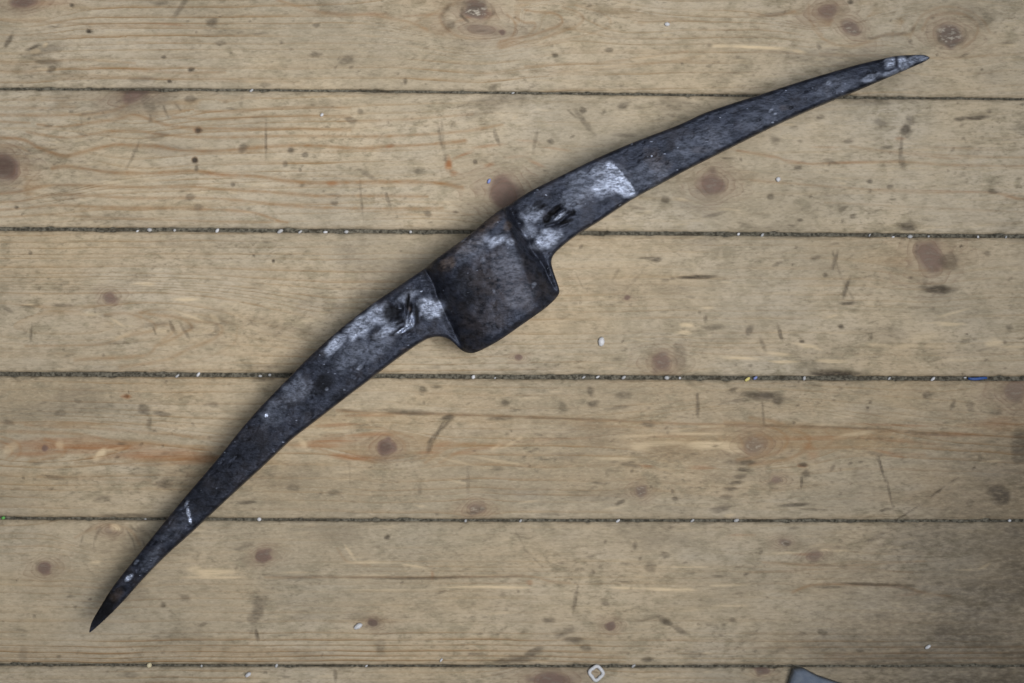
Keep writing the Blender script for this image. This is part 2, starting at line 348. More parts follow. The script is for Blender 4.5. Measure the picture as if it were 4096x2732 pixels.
 (3440, 2600, 26, 14, 10, .55), (3120, 2600, 36, 14, 25, .35), (3500, 2150, 60, 14, 25, .4), (3350, 2265, 90, 6, -3, .35), (3760, 2335, 26, 16, 0, .55), (3400, 2370, 60, 5, 0, .4), (3580, 2400, 20, 30, 30, .35), (2930, 2480, 14, 12, 0, .45), (3000, 2560, 80, 8, 22, .22), (3740, 2300, 60, 8, 5, .3),
 (4050, 2120, 60, 30, -10, .6), (3900, 2640, 160, 7, 0, .5), (3800, 2610, 160, 5, 0, .4), (3700, 2630, 120, 5, 1, .4), (3950, 2580, 160, 6, 0, .4), (4060, 2420, 60, 120, 0, .35), (3960, 2520, 120, 60, 10, .25),
 (3600, 2620, 200, 14, 2, .3), (3350, 2640, 160, 12, 4, .3), (2840, 2500, 46, 10, -20, .2), (2780, 2620, 60, 12, 0, .25),
 # sixth board
 (520, 2700, 40, 12, 0, .3), (1060, 2690, 12, 8, 0, .4), (1340, 2700, 8, 30, 0, .4), (2000, 2700, 40, 10, 0, .25), (3720, 2700, 120, 12, 0, .3),
]
# orange resin and red heartwood streaks
RESIN = [
 (1795, 660, 16, 30, 10, .95), (1815, 690, 22, 14, -30, .7), (1850, 620, 60, 7, 22, .6), (1960, 582, 70, 6, 8, .45), (2110, 565, 60, 5, -6, .4), (2220, 595, 70, 5, -8, .3), (1955, 660, 26, 8, 20, .5), (2150, 655, 40, 8, -25, .5), (2060, 628, 60, 6, 4, .35),
 (880, 700, 70, 7, -3, .7), (1330, 735, 30, 10, 0, .6), (790, 523, 20, 15, 0, .6), (778, 640, 14, 14, 0, .7), (1560, 585, 20, 8, 8, .6), 
 (508, 1586, 22, 11, 0, 1.0), (350, 1790, 330, 24, 0, .75), (180, 1770, 200, 20, 4, .6), (620, 1815, 220, 26, 2, .85), (780, 1835, 160, 22, 0, .6), (130, 1815, 110, 16, 0, .5), (1300, 1770, 140, 24, 6, .6), (1480, 1740, 110, 12, 4, .5), (1420, 1830, 120, 14, -4, .7), (1730, 1800, 70, 20, 25, .5), (1900, 1800, 120, 10, 10, .35), (1340, 1700, 110, 9, 2, .45), (1500, 1660, 130, 7, 0, .5),
 (3300, 1750, 240, 14, 2, .35), (3560, 1760, 220, 10, -6, .4), (3800, 1740, 160, 12, 0, .35), (3240, 1800, 60, 24, -60, .35), (3560, 1815, 60, 8, -14, .6), (3990, 1700, 120, 30, 0, .4), (3210, 1861, 26, 9, 0, .6), (2590, 1865, 40, 8, -6, .5), (2800, 1870, 70, 9, 0, .5), (2700, 1740, 180, 10, 2, .3), (2200, 1760, 200, 8, 3, .25), (3560, 1700, 200, 6, -2, .4),
 (3600, 553, 22, 8, 0, .6), (3150, 640, 120, 5, -10, .45), (3400, 650, 200, 4, 0, .35), (3800, 765, 260, 4, -2, .35), (4050, 790, 50, 6, -12, .4), (3700, 625, 180, 4, -5, .3), (2950, 600, 60, 5, -12, .35), (3800, 590, 200, 4, -3, .25), (3300, 590, 60, 5, 0, .35),
 (200, 15, 120, 14, 0, .3), (700, 100, 120, 4, -4, .35), (2510, 35, 60, 5, 0, .2), (1700, 60, 100, 6, 4, .3), (1500, 55, 60, 10, 0, .35), (2120, 2330, 14, 10, 0, .7), (1730, 2300, 8, 22, 0, .5), (3650, 2375, 60, 8, 6, .5), (3230, 2218, 60, 7, 0, .4), (455, 2112, 24, 16, -20, .5), (2960, 2140, 60, 5, 0, .4), (1100, 2240, 60, 6, 0, .1),
 (1870, 70, 50, 6, 20, .4), (1950, 60, 20, 26, -30, .4),
]
# pale fresh wood
BARE = [
 (3030, 190, 150, 8, -3, .95), (3190, 205, 40, 8, -10, .8), (2890, 184, 50, 8, 0, .7), (140, 205, 26, 12, 10, .8), (180, 182, 14, 8, 45, .9), (165, 235, 50, 6, -4, .5),
 (585, 1135, 44, 8, 0, .6), (740, 1197, 60, 8, 0, .75), (120, 1220, 26, 6, -5, .7), (760, 1265, 80, 6, -20, .4), (860, 1275, 26, 10, -40, .4), (490, 1345, 40, 10, 20, .4), (470, 1290, 40, 6, -30, .4),
 (2745, 1300, 28, 9, -5, .8), (2735, 1330, 36, 10, 0, .6), (2830, 1232, 30, 7, 0, .5), (2970, 1432, 90, 8, -3, .7), (3110, 1415, 70, 9, -6, .6), (3140, 1448, 60, 7, 0, .8), (3320, 1445, 80, 9, 0, .7), (3230, 1383, 50, 8, -10, .65), (3270, 1395, 26, 6, -15, .6), (3520, 1380, 60, 8, -6, .55), (3630, 1385, 60, 9, 0, .4), (3800, 1297, 60, 7, 0, .75), (3690, 1350, 70, 18, 8, .3),
 (3980, 1372, 36, 16, 5, .6), (4050, 1388, 60, 5, 0, .5), (3330, 1265, 34, 6, 15, .5), (3820, 1250, 60, 5, 15, .5), (3750, 1290, 80, 4, 5, .4), (3850, 1440, 90, 5, 0, .4),
 (2830, 1780, 140, 16, -2, .75), (2640, 1775, 130, 14, 2, .6), (2780, 1735, 120, 7, 0, .6), (2530, 1745, 120, 6, 3, .5), (2560, 1790, 60, 18, -8, .45), (3430, 1735, 100, 10, 8, .45), (2860, 1705, 80, 5, 2, .4), (2920, 1800, 60, 9, -10, .6), (2450, 1835, 90, 8, 0, .45), (3300, 1700, 60, 5, 0, .3), (2050, 1770, 60, 7, 30, .35), (1980, 1790, 26, 7, 30, .4),
 (1210, 1770, 40, 14, -50, .5), (1330, 1722, 60, 8, 0, .35), (400, 1815, 40, 16, 40, .75), (440, 1800, 60, 7, 10, .5), (40, 1795, 40, 20, 40, .4), (240, 1780, 20, 20, 40, .45), (2000, 1845, 110, 6, -10, .4), (1840, 1850, 90, 5, -12, .35),
 (855, 2290, 95, 18, 0, .75), (880, 2310, 130, 7, 0, .65), (780, 2280, 40, 16, 0, .5), (380, 2250, 26, 8, 8, .6), (460, 2110, 24, 15, -20, .9), (1400, 2210, 40, 7, -55, .45), (1480, 2250, 130, 5, 0, .6), (1660, 2265, 60, 5, -10, .55), (1940, 2348, 190, 5, 0, .85), (2060, 2350, 70, 7, 0, .8), (1500, 2300, 80, 4, 0, .4), (1550, 2360, 200, 4, 0, .35),
 (2500, 2352, 80, 5, -2, .8), (2660, 2357, 100, 7, -1, .95), (2740, 2360, 60, 8, 0, .7), (2900, 2342, 90, 5, 2, .55), (2760, 2268, 90, 4, 0, .6), (2640, 2268, 70, 4, 2, .4), (2940, 2423, 90, 4, 1, .7), (3300, 2200, 26, 6, 5, .75), (3360, 2203, 40, 5, 3, .6), (3150, 2212, 50, 5, 0, .6), (3940, 2265, 30, 7, 25, .9), (3870, 2280, 70, 4, 0, .6), (3740, 2372, 60, 5, 8, .4), (1960, 2300, 100, 3, 0, .4),
 (3570, 2602, 60, 6, 8, .5), (2730, 1985, 10, 10, 0, .2), (2920, 2062, 26, 8, 8, .5), (3480, 2560, 14, 5, 0, .5), (3040, 2700, 70, 14, 0, .3), (3000, 1930, 40, 4, 0, .2), (3970, 1845, 40, 7, 5, .55),
 (2060, 470, 14, 8, 20, .3), (2700, 475, 14, 6, 0, .5), (2600, 230, 90, 4, 6, .35), (1880, 250, 120, 3, -3, .25), (2400, 270, 180, 3, 7, .35),
]
# scratches as polylines: points, width px, strength
LINES = [
 ([(520, 2105), (560, 2140), (580, 2190)], 5, .5), ([(505, 2120), (530, 2160), (540, 2200)], 5, .42), ([(560, 2100), (620, 2130), (650, 2170)], 5, .42), ([(400, 2110), (380, 2150), (370, 2200)], 5, .35), ([(360, 2105), (330, 2140), (320, 2180)], 5, .32), ([(540, 2100), (590, 2130), (620, 2190)], 4, .4),
 ([(600, 380), (650, 420), (670, 470)], 6, .45), ([(580, 390), (600, 430), (600, 480)], 7, .45), ([(640, 375), (690, 400), (720, 440)], 5, .38), ([(480, 400), (420, 440), (330, 455)], 5, .38), ([(500, 415), (450, 455), (380, 470)], 5, .32), ([(450, 385), (380, 415), (280, 430)], 5, .3),
 ([(1800, 15), (1765, 60), (1790, 115)], 10, .42), ([(1840, 90), (1880, 125), (1960, 120)], 6, .4), ([(1960, 20), (1975, 50), (1940, 90)], 6, .4), ([(1850, 30), (1842, 60), (1870, 85)], 7, .6), ([(3750, 130), (3760, 165), (3800, 185), (3850, 165)], 7, .45), ([(3860, 110), (3865, 140), (3840, 170)], 6, .4),

 ([(3590, 2080), (3700, 2005), (3800, 1930), (3900, 1870)], 5, .75), ([(3640, 2480), (3760, 2440), (3850, 2400)], 4, .4), ([(2940, 2600), (3020, 2530), (3080, 2480)], 5, .35),
 ([(1810, 1668), (1770, 1710), (1735, 1740), (1715, 1770)], 5, .6), ([(2270, 440), (2330, 490), (2380, 540)], 5, .4), ([(3505, 1825), (3530, 1880), (3545, 1930), (3562, 1985), (3575, 2030)], 7, .5),
 ([(1765, 480), (1770, 560), (1782, 640)], 6, .35), ([(2060, 2120), (2100, 2200), (2170, 2270)], 5, .25), ([(3330, 1005), (3350, 1075), (3390, 1160), (3410, 1190)], 6, .4), ([(2300, 1090), (2330, 1150), (2400, 1170)], 4, .3), ([(2450, 1160), (2530, 1100), (2590, 1060)], 4, .22),
 ([(1050, 2300), (1400, 2310), (1900, 2308), (2100, 2305)], 4, .35), ([(1350, 1640), (1700, 1655), (2100, 1668), (2600, 1685)], 4, .4), ([(2900, 1700), (3400, 1710), (3900, 1742), (4096, 1750)], 5, .35), ([(320, 470), (330, 530)], 5, .2), ([(2250, 2250), (2360, 2290)], 5, .25), ([(440, 20), (330, 110), (250, 150)], 4, .12), ([(1395, 1850), (1400, 1940)], 5, .2)
]

# latewood lines that can be followed one by one: points, width px, strength
GRAIN = [
 ([(-60, 458), (0, 459), (180, 462), (300, 459), (420, 450), (510, 420)], 6, .75), ([(150, 498), (240, 507), (360, 492), (480, 474), (540, 459), (630, 489), (690, 504), (800, 512), (1000, 515), (1400, 520)], 6, .8),
 ([(108, 528), (210, 546), (300, 549), (420, 528), (540, 522), (600, 531), (720, 546), (900, 549), (1140, 543), (1400, 546), (1590, 543), (1830, 528), (2010, 498)], 6, .8),
 ([(-60, 550), (0, 552), (90, 558), (150, 588), (210, 612), (264, 624), (330, 609), (408, 588), (480, 579), (540, 582), (630, 585), (720, 600), (870, 603), (1020, 591), (1200, 582), (1400, 591), (1458, 593), (1560, 585), (1710, 578), (1860, 563)], 7.5, 1.0),
 ([(210, 672), (270, 666), (360, 678), (450, 690), (600, 693), (780, 684), (900, 699), (1020, 705), (1140, 723), (1260, 732), (1400, 729), (1710, 729), (1850, 750)], 8, 1.0),
 ([(-60, 778), (0, 774), (90, 765), (180, 744), (300, 741), (450, 747), (600, 750), (780, 747), (900, 759), (1080, 768), (1260, 783), (1400, 783), (1710, 786)], 6.5, .85),
 ([(0, 810), (90, 804), (210, 780), (360, 783), (540, 792), (780, 792), (960, 801), (1140, 822), (1400, 833), (1770, 833)], 6, .75),
 ([(-60, 842), (0, 840), (120, 831), (240, 822), (480, 831), (690, 834), (900, 840), (1020, 852), (1110, 882), (1150, 890)], 6.5, .85), ([(0, 870), (180, 861), (420, 870), (720, 882), (1080, 888)], 5, .55),
 ([(0, 429), (180, 432), (300, 429)], 5, .5), ([(-40, 484), (0, 486), (120, 492)], 5, .6), ([(780, 444), (960, 447), (1140, 429), (1400, 432)], 5, .6), ([(690, 468), (840, 477), (960, 474), (1080, 465), (1260, 465), (1400, 468)], 6, .65),
 ([(750, 516), (900, 513), (1200, 510)], 5, .5), ([(1350, 486), (1590, 480), (1890, 456)], 5, .5), ([(0, 400), (200, 402), (400, 398)], 4, .4), ([(0, 580), (60, 584), (110, 605)], 5, .55), ([(1500, 850), (1800, 862), (2000, 850)], 4, .4),
 ([(2520, 600), (2600, 640), (2700, 670)], 5, .0), ([(2950, 605), (3100, 625), (3160, 650), (3300, 655), (3560, 645), (3800, 660), (4120, 665)], 5, .6), ([(3000, 720), (3300, 745), (3700, 770), (3950, 768), (4120, 800)], 5, .5), ([(3400, 585), (3600, 610), (3900, 625), (4120, 632)], 5, .45), ([(3300, 810), (3700, 830), (4120, 850)], 4, .35),
 ([(0, 78), (120, 84), (300, 93), (480, 102), (720, 99)], 6, .5), ([(360, 270), (540, 279), (720, 291), (900, 288)], 6, .55), ([(0, 252), (120, 258), (300, 240), (540, 252)], 5, .45), ([(1350, 60), (1470, 60), (1590, 78), (1650, 93), (1710, 120)], 7, .6), ([(1109, 0), (1170, 18), (1260, 45), (1400, 60)], 7, .6), ([(0, 290), (300, 300), (700, 318), (1200, 330)], 5, .35), ([(0, 140), (300, 145), (800, 160)], 4, .3),
 ([(2100, 40), (2147, 48), (2219, 54), (2249, 78), (2237, 102), (2189, 120), (2117, 144), (2000, 165)], 6, .8), ([(2250, 30), (2309, 48), (2333, 72), (2309, 102), (2219, 138), (2129, 162), (2000, 190)], 6, .6), ([(2030, 60), (2051, 78), (2063, 108), (2045, 150), (1990, 175)], 6, .8), ([(2060, 70), (2099, 90), (2141, 96), (2123, 132), (2069, 162), (1990, 185)], 5, .7), ([(2300, 20), (2420, 60), (2440, 100), (2380, 130), (2250, 160), (2100, 190)], 5, .4), ([(2100, 265), (2400, 250), (2750, 205)], 4, .45), ([(2200, 290), (2500, 270), (2800, 225)], 4, .4), ([(1900, 300), (2300, 275), (2760, 240)], 4, .35),
 ([(1790, 30), (1760, 70), (1790, 120), (1850, 150), (1960, 155)], 6, .45), ([(1820, 10), (1700, 70), (1600, 120)], 5, .35),
 ([(3690, 120), (3720, 70), (3790, 52), (3860, 60), (3910, 100), (3900, 150), (3850, 190)], 6, .55), ([(3640, 150), (3680, 70), (3760, 30), (3850, 35), (3930, 80), (3960, 130)], 5, .4), ([(3250, 110), (3300, 160), (3380, 185), (3450, 175), (3540, 140), (3640, 138)], 6, .5), ([(3235, 20), (3240, 80), (3290, 140)], 5, .5), ([(3280, 215), (3500, 225), (3800, 230), (4100, 215)], 5, .4), ([(3000, 60), (3100, 62), (3180, 45)], 6, .6),
 ([(420, 1260), (510, 1254), (600, 1284), (624, 1308), (600, 1326), (510, 1344), (420, 1374), (330, 1380), (100, 1385)], 6, .55), ([(560, 1250), (630, 1260), (720, 1272), (768, 1308), (732, 1332), (690, 1356), (630, 1380), (570, 1422), (300, 1440)], 7, .6), ([(700, 1270), (780, 1284), (870, 1296), (888, 1326), (840, 1362), (750, 1398), (660, 1440), (480, 1470)], 7, .5), ([(620, 1300), (680, 1300), (690, 1330), (650, 1360)], 7, .45), ([(950, 1310), (930, 1380), (800, 1440), (600, 1478)], 5, .3), ([(900, 1420), (1100, 1440), (1250, 1400)], 4, .25), ([(1000, 1470), (1180, 1455), (1300, 1440)], 4, .3), ([(0, 1410), (300, 1415)], 5, .3), ([(0, 1180), (500, 1170), (900, 1190)], 4, .2),
 ([(2900, 1690), (3060, 1703), (3132, 1733), (3150, 1769), (3120, 1805), (3060, 1823), (2950, 1840)], 8, .7), ([(3000, 1670), (3090, 1685), (3210, 1733), (3240, 1763), (3222, 1799), (3150, 1835), (3000, 1860)], 8, .65), ([(3000, 1757), (3048, 1739), (3090, 1769), (3060, 1811), (2990, 1815)], 8, .6), ([(2960, 1750), (2975, 1790), (2990, 1815)], 7, .5), ([(3200, 1800), (3400, 1790), (3600, 1815), (3700, 1820)], 6, .5), ([(3300, 1720), (3330, 1760), (3290, 1800)], 6, .4),
 ([(0, 1764), (36, 1782), (48, 1812), (24, 1836)], 6, .6), ([(0, 1745), (70, 1770), (80, 1815), (40, 1850)], 6, .5), ([(180, 1758), (252, 1782), (258, 1812), (228, 1830), (120, 1845)], 7, .7), ([(0, 1725), (300, 1735), (500, 1770), (900, 1790)], 7, .6), ([(100, 1700), (400, 1715), (700, 1740), (900, 1750)], 6, .5), ([(300, 1850), (600, 1860), (820, 1850)], 6, .5), ([(0, 1690), (300, 1690), (800, 1705)], 5, .35), ([(150, 1905), (350, 1915), (600, 1920)], 6, .4),
 ([(1350, 1640), (1450, 1650), (1700, 1655), (2100, 1668), (2600, 1690), (2900, 1700)], 6, .75), ([(2900, 1700), (3300, 1710), (3700, 1730), (4110, 1750)], 7, .7), ([(1300, 1720), (1500, 1710), (1650, 1750)], 5, .5), ([(1470, 1800), (1500, 1760), (1550, 1740), (1610, 1765), (1620, 1800)], 6, .45), ([(1250, 1790), (1400, 1830), (1500, 1850)], 6, .6), ([(1700, 1850), (1800, 1790), (1900, 1770)], 6, .5), ([(1760, 1850), (1860, 1800), (2000, 1780)], 6, .45), ([(2300, 1700), (2800, 1715), (3000, 1690)], 4, .4),
 ([(0, 2595), (600, 2590), (1400, 2600), (2400, 2605)], 4, .4), ([(0, 2620), (700, 2615), (1500, 2622), (2500, 2628)], 4, .45), ([(0, 2640), (700, 2640), (1500, 2645), (2500, 2648)], 4, .4), ([(2600, 2600), (3300, 2590), (4110, 2585)], 4, .35), ([(3300, 2622), (3700, 2610), (4110, 2612)], 5, .6), ([(3300, 2640), (3700, 2632), (4110, 2634)], 5, .6), ([(3500, 2595), (3800, 2590), (4110, 2592)], 4, .5),
 ([(1060, 2310), (1400, 2308), (1750, 2310), (2090, 2303), (2200, 2325), (2280, 2330)], 5, .55), ([(3050, 2250), (3350, 2262), (3700, 2245)], 5, .5), ([(3000, 2290), (3400, 2275), (3650, 2290)], 4, .4), ([(3170, 2370), (3250, 2340), (3400, 2338), (3600, 2345), (3690, 2370), (3800, 2385)], 6, .75), ([(1350, 2195), (1390, 2245), (1480, 2262)], 5, .35), ([(0, 2190), (300, 2180)], 5, .25), ([(300, 2150), (380, 2110), (440, 2100), (520, 2120), (560, 2180)], 6, .5),
]

def ell(px, py, m, x, y, rx, ry, ang, val, soft=0.55, mode='max', edge_noise=0.35):
    r = max(rx, ry) * 1.6 + 4
    cols = np.where((px[:, 0] > x - r) & (px[:, 0] < x + r))[0]
    if len(cols) == 0: return
    a, b = cols[0], cols[-1] + 1
    X = px[a:b]; Y = py[a:b]
    th = math.radians(ang); ct, st = math.cos(th), math.sin(th)
    dx = X - x; dy = -(Y - y)
    u = (dx * ct + dy * st) / rx; v = (-dx * st + dy * ct) / ry
    d = np.sqrt(u * u + v * v)
    if edge_noise:
        d = d * (1 + edge_noise * 1.6 * vnoise(X / (rx * 0.55 + 5), Y / (ry * 0.55 + 4), int(x) % 31))
    f = val * (1 - sstep(1 - soft, 1 + soft * 0.45, d))
    m[a:b] = np.maximum(m[a:b], f) if mode == 'max' else m[a:b] + f

def smooth_pts(pts, n=5):
    p = np.array(pts, float)
    p = np.concatenate([[2 * p[0] - p[1]], p, [2 * p[-1] - p[-2]]])
    out = []
    for i in range(1, len(p) - 2):
        for u in np.linspace(0, 1, n, endpoint=False):
            a, b, c, d = p[i - 1], p[i], p[i + 1], p[i + 2]
            out.append(0.5 * ((2 * b) + (-a + c) * u + (2 * a - 5 * b + 4 * c - d) * u * u + (-a + 3 * b - 3 * c + d) * u ** 3))
    out.append(p[-2])
    return [tuple(v) for v in out]

def polyline(px, py, m, pts, w, val, rough=0.8):
    for (x0, y0), (x1, y1) in zip(pts[:-1], pts[1:]):
        a = px[:, 0]
        cols = np.where((a > min(x0, x1) - 4 * w) & (a < max(x0, x1) + 4 * w))[0]
        if len(cols) == 0: continue
        s, e = cols[0], cols[-1] + 1
        X = px[s:e]; Y = py[s:e]
        L2 = (x1 - x0) ** 2 + (y1 - y0) ** 2
        t = np.clip(((X - x0) * (x1 - x0) + (Y - y0) * (y1 - y0)) / L2, 0, 1)
        d = np.hypot(X - x0 - t * (x1 - x0), Y - y0 - t * (y1 - y0))
        f = val * np.exp(-(d / (w * (1 + 0.7 * vnoise(X / 70, Y / 40, 5)))) ** 2) * (0.78 + rough * vnoise(X / 30, Y / 18, 3))
        m[s:e] = np.maximum(m[s:e], f)

# ring spacing in px, grain strength, reddish tone, drift of the grain for each board
BOARD = {
 -1: (50, .5, .0, 0.0), 0: (34, .42, .06, 0.012), 1: (38, .34, .0, 0.02), 2: (30, .26, .16, 0.006),
 3: (34, .46, .28, -0.01), 4: (28, .38, .15, 0.0), 5: (26, .40, .10, 0.0), 6: (34, .5, .1, 0.0),
}
xs_in = np.arange(-0.372, 0.372, 0.00085)
xs_out = np.arange(0.372, 0.62, 0.004)
XS_FINE = np.concatenate([-xs_out[::-1], xs_in, xs_out])
XS_COARSE = np.arange(-0.62, 0.6201, 0.004)

def build_board(bi):
    g0 = GAPS[bi] if bi >= 0 else ([-1800, 0, 4096, 6000], [-812, -810, -795, -790], 14)
    g1 = GAPS[bi + 1]
    fine = 0 <= bi <= 5
    X = XS_FINE if fine else XS_COARSE
    pxx = X / K + 2048
    def edge(g, sgn, sd):
        y = np.interp(pxx, g[0], g[1])
        n = 2.2 * vnoise(pxx / 60, pxx * 0 + sd) + 2.6 * vnoise(pxx / 14, pxx * 0 + sd + 3)
        chip = np.clip(vnoise(pxx / 50, pxx * 0 + sd + 9) - 0.33, 0, 1) * 36
        chip2 = np.clip(vnoise(pxx / 18, pxx * 0 + sd + 14) - 0.40, 0, 1) * 40
        return y + sgn * (g[2] * 0.40 + n * 0.5 + chip * 0.8 + chip2 * 0.6)
    top = edge(g0, +1, bi * 5 + 40); bot = edge(g1, -1, bi * 5 + 60)
    hmm = float(np.mean(bot - top)) * K
    step = 0.00085 if fine else 0.004
    nt = int(hmm / step)
    tt = np.concatenate([[0, 0.004, 0.010], np.linspace(0.018, 0.982, nt), [0.990, 0.996, 1.0]])
    PX = np.repeat(pxx[:, None], len(tt), 1)
    PY = top[:, None] * (1 - tt)[None] + bot[:, None] * tt[None]
    sp, gstr, tone, drift = BOARD[bi]
    # ---- grain phase
    yc = (top + bot).mean() / 2
    g = PY + drift * (PX - 2048) + 14 * vnoise(PX / 900, PY / 160, bi + 2) + 5 * vnoise(PX / 260, PY / 60, bi + 8)
    if bi == 2:                         # flat-sawn arches, tip to the right
        c = np.sqrt((PY - 1300) ** 2 + (0.20 * np.clip(PX - 250, -2500, 1500)) ** 2) * np.where(PX < 4000, 1, 1)
        wgt = sstep(1350, 500, PX) * np.exp(-((PY - 1295) / 130) ** 2)
        g = g * (1 - wgt) + (1300 + c) * wgt
    if bi == 3:
        c = np.sqrt((PY - 1785) ** 2 + (0.16 * (PX - 2900)) ** 2)
        wgt = np.exp(-((PX - 3080) / 420) ** 2) * np.exp(-((PY - 1785) / 120) ** 2)
        g = g * (1 - wgt) + (1785 + c) * wgt
        c = np.sqrt((PY - 1795) ** 2 + (0.12 * (PX - 120)) ** 2)
        wgt = sstep(1000, 300, PX) * np.exp(-((PY - 1795) / 90) ** 2)
        g = g * (1 - wgt) + (1795 + c) * wgt
    if bi == 0:
        c = np.sqrt((PY - 85) ** 2 + (0.32 * (PX - 1930)) ** 2)
        wgt = np.exp(-((PX - 2120) / 260) ** 2) * np.exp(-((PY - 90) / 110) ** 2)
        g = g * (1 - wgt) + (85 + c) * wgt
    krad = np.full_like(PX, 9.0); knot = np.zeros_like(PX); kpale = np.zeros_like(PX); halo = np.zeros_like(PX)
    for (x, y, rx, ry, an, R, L, hl) in KNOTS.get(bi, []):
        e = np.exp(-((PX - x) / L) ** 2) * R * R * 0.55
        dy = g - y
        g = y + np.sign(dy) * np.sqrt(np.maximum(dy * dy - e, 0) + 4.0)
        if hl > 0:
            th = math.radians(an); ddx = PX - x; ddy = -(PY - y)
            uu = (ddx * math.cos(th) + ddy * math.sin(th)); vv = (-ddx * math.sin(th) + ddy * math.cos(th))
            krad = np.minimum(krad, np.hypot(uu / (rx * (1.0 + 0.25 * np.clip(np.abs(uu) / rx - 1, 0, 2))), vv / ry) + 0.25 * vnoise(PX / 40, PY / 30, 12))
            ks = KSTR.get((x, y), 0.8)
            ell(PX, PY, knot, x, y, rx * 1.12, ry * 1.12, an, ks, soft=0.62, edge_noise=0.40)
            kp = KPALE.get((x, y), 0.15)
            ell(PX, PY, kpale, x, y, rx * 1.0, ry * 1.0, an, kp, soft=0.6, edge_noise=0.5)
            ell(PX, PY, halo, x, y, rx * 2.1 + 10, ry * 1.7 + 8, an, hl, soft=0.9)
    # irregular ring widths
    ph = g / sp + 1.6 * vnoise(g / 75, g * 0 + bi, 4) + 0.5 * vnoise(g / 24, g * 0 + bi, 6)
    gs = gstr * (1.0 - 0.35 * sstep(1900, 2600, PX)) * (0.55 + 1.0 * sstep(-0.3, 0.3, fbm(PX / 700, PY / 130, bi + 20, 3)))
    if bi == 1: gs = gs * (0.40 + 0.75 * sstep(2100, 1100, PX)) * (0.55 + 0.45 * sstep(380, 470, PY))
    if bi == 3: gs = gs * (0.6 + 0.8 * np.exp(-((PY - 1780) / 70) ** 2))
    if bi == 4: gs = gs * (0.5 + 1.0 * sstep(2480, 2600, PY))
    tn = tone * (0.6 + 1.2 * sstep(-0.3, 0.3, fbm(PX / 500, PY / 90, bi + 30, 3)))
    if bi == 3: tn = tn + 0.40 * np.exp(-((PY - 1765) / 60) ** 2) * sstep(1200, 2200, PX)
    dirt_shade = np.zeros_like(PX); gline = np.zeros_like(PX); res = np.zeros_like(PX); bare = np.zeros_like(PX)
    lo, hi = top.min() - 40, bot.max() + 40
    if fine:
        for (x, y, rx, ry, an, v) in DARK:
            if lo < y < hi: ell(PX, PY, dirt_shade, x, y, rx * 1.06, ry * 1.08, an, v * 1.1, 0.62)
        for (x, y, rx, ry, an, v) in RESIN:
            if lo < y < hi: ell(PX, PY, res, x, y, rx, ry, an, v * 1.0, 0.8)
        for (x, y, rx, ry, an, v) in BARE:
            if lo < y < hi: ell(PX, PY, bare, x, y, rx, ry, an, v * 1.05, 0.62)
        for pts, w, v in LINES:
            if lo - 200 < pts[0][1] < hi + 200: polyline(PX, PY, dirt_shade, pts, w, v)
        for pts, w, v in GRAIN:
            if lo < pts[0][1] < hi: polyline(PX, PY, gline, smooth_pts(pts), w * 0.95, v, 0.35)
        # countless small scuffs and pits
        r = np.random.default_rng(100 + bi)
        for _ in range(430):
            x = r.uniform(-100, 4200); y = r.uniform(top.min(), bot.max())
            if float(vnoise(np.array(x / 240), np.array(y / 120), 44)) < r.uniform(-0.12, 0.35): continue
            if r.random() < 0.35:
                a, b_, an = r.uniform(10, 34), r.uniform(3, 6), r.normal(4, 8)
            else:
                a, b_, an = r.uniform(5, 13), r.uniform(3.5, 7), r.uniform(10, 50)
            side = 0.10 * sstep(1500, 3900, np.array(x))
            ell(PX, PY, dirt_shade, x, y, a, b_, an, r.uniform(.14, .48) + float(side), 0.8)
        for _ in range(60):
            x = r.uniform(-100, 4200); y = r.uniform(top.min(), bot.max())
            ell(PX, PY, bare, x, y, r.uniform(14, 60), r.uniform(3, 6), r.normal(2, 5), r.uniform(.15, .42), 0.8)
        # ingrained grime along the joints; lower-right corner mixes grime with painted light falloff
        ed = np.minimum(PY - top[:, None], bot[:, None] - PY)
        dirt_shade = np.maximum(dirt_shade, 0.30 * np.exp(-ed / 6.0) * (0.6 + 1.2 * np.clip(fbm(PX / 60, PY / 30, bi + 70, 3) + 0.3, 0, 1)))
        gr = fbm(PX / 260, PY / 90, bi + 80, 4)
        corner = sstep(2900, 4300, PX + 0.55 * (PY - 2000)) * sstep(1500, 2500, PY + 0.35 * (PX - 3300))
        dirt_shade = np.maximum(dirt_shade, corner * (0.50 + 0.25 * np.clip(gr + 0.25, 0, 1)))
        dirt_shade = np.maximum(dirt_shade, 0.20 * sstep(0.18, 0.55, gr))
    # ---- relief
    Z = 0.0005 * fbm(PX / 700, PY / 200, bi + 50, 3) + 0.00022 * fbm(PX / 60, PY / 25, bi + 55, 3)
    Z -= 0.00045 * np.clip(dirt_shade, 0, 1) + 0.0003 * bare - 0.00025 * knot
    ed_m = np.minimum(PY - top[:, None], bot[:, None] - PY) * K
    Z -= 0.0010 * np.exp(-(ed_m / 0.0011)) + 0.0006 * np.exp(-(ed_m / 0.004))
    V = np.stack([wx(PX), wy(PY), Z], -1)
    # side walls and underside close every section
    nx = len(X)
    low0 = V[:, :1].copy(); low0[..., 2] = -0.021
    low1 = V[:, -1:].copy(); low1[..., 2] = -0.021
    V = np.concatenate([V, low1, low0], 1)
    n = V.shape[1]
    pad = lambda A: np.concatenate([A, A[:, -1:], A[:, :1]], 1)
    idx = np.arange(nx * n).reshape(nx, n)
    nxt = np.roll(idx, -1, 1)
    q = np.stack([idx[:-1], nxt[:-1], nxt[1:], idx[1:]], -1).reshape(-1, 4)
    ends = [list(idx[0][::-1]), list(idx[-1])]
    loc = (0, float(V[..., 1].mean()), 0)
    o = make_mesh("floorboard", V.reshape(-1, 3), q, M_WOOD, ends, parent=None, loc=loc)
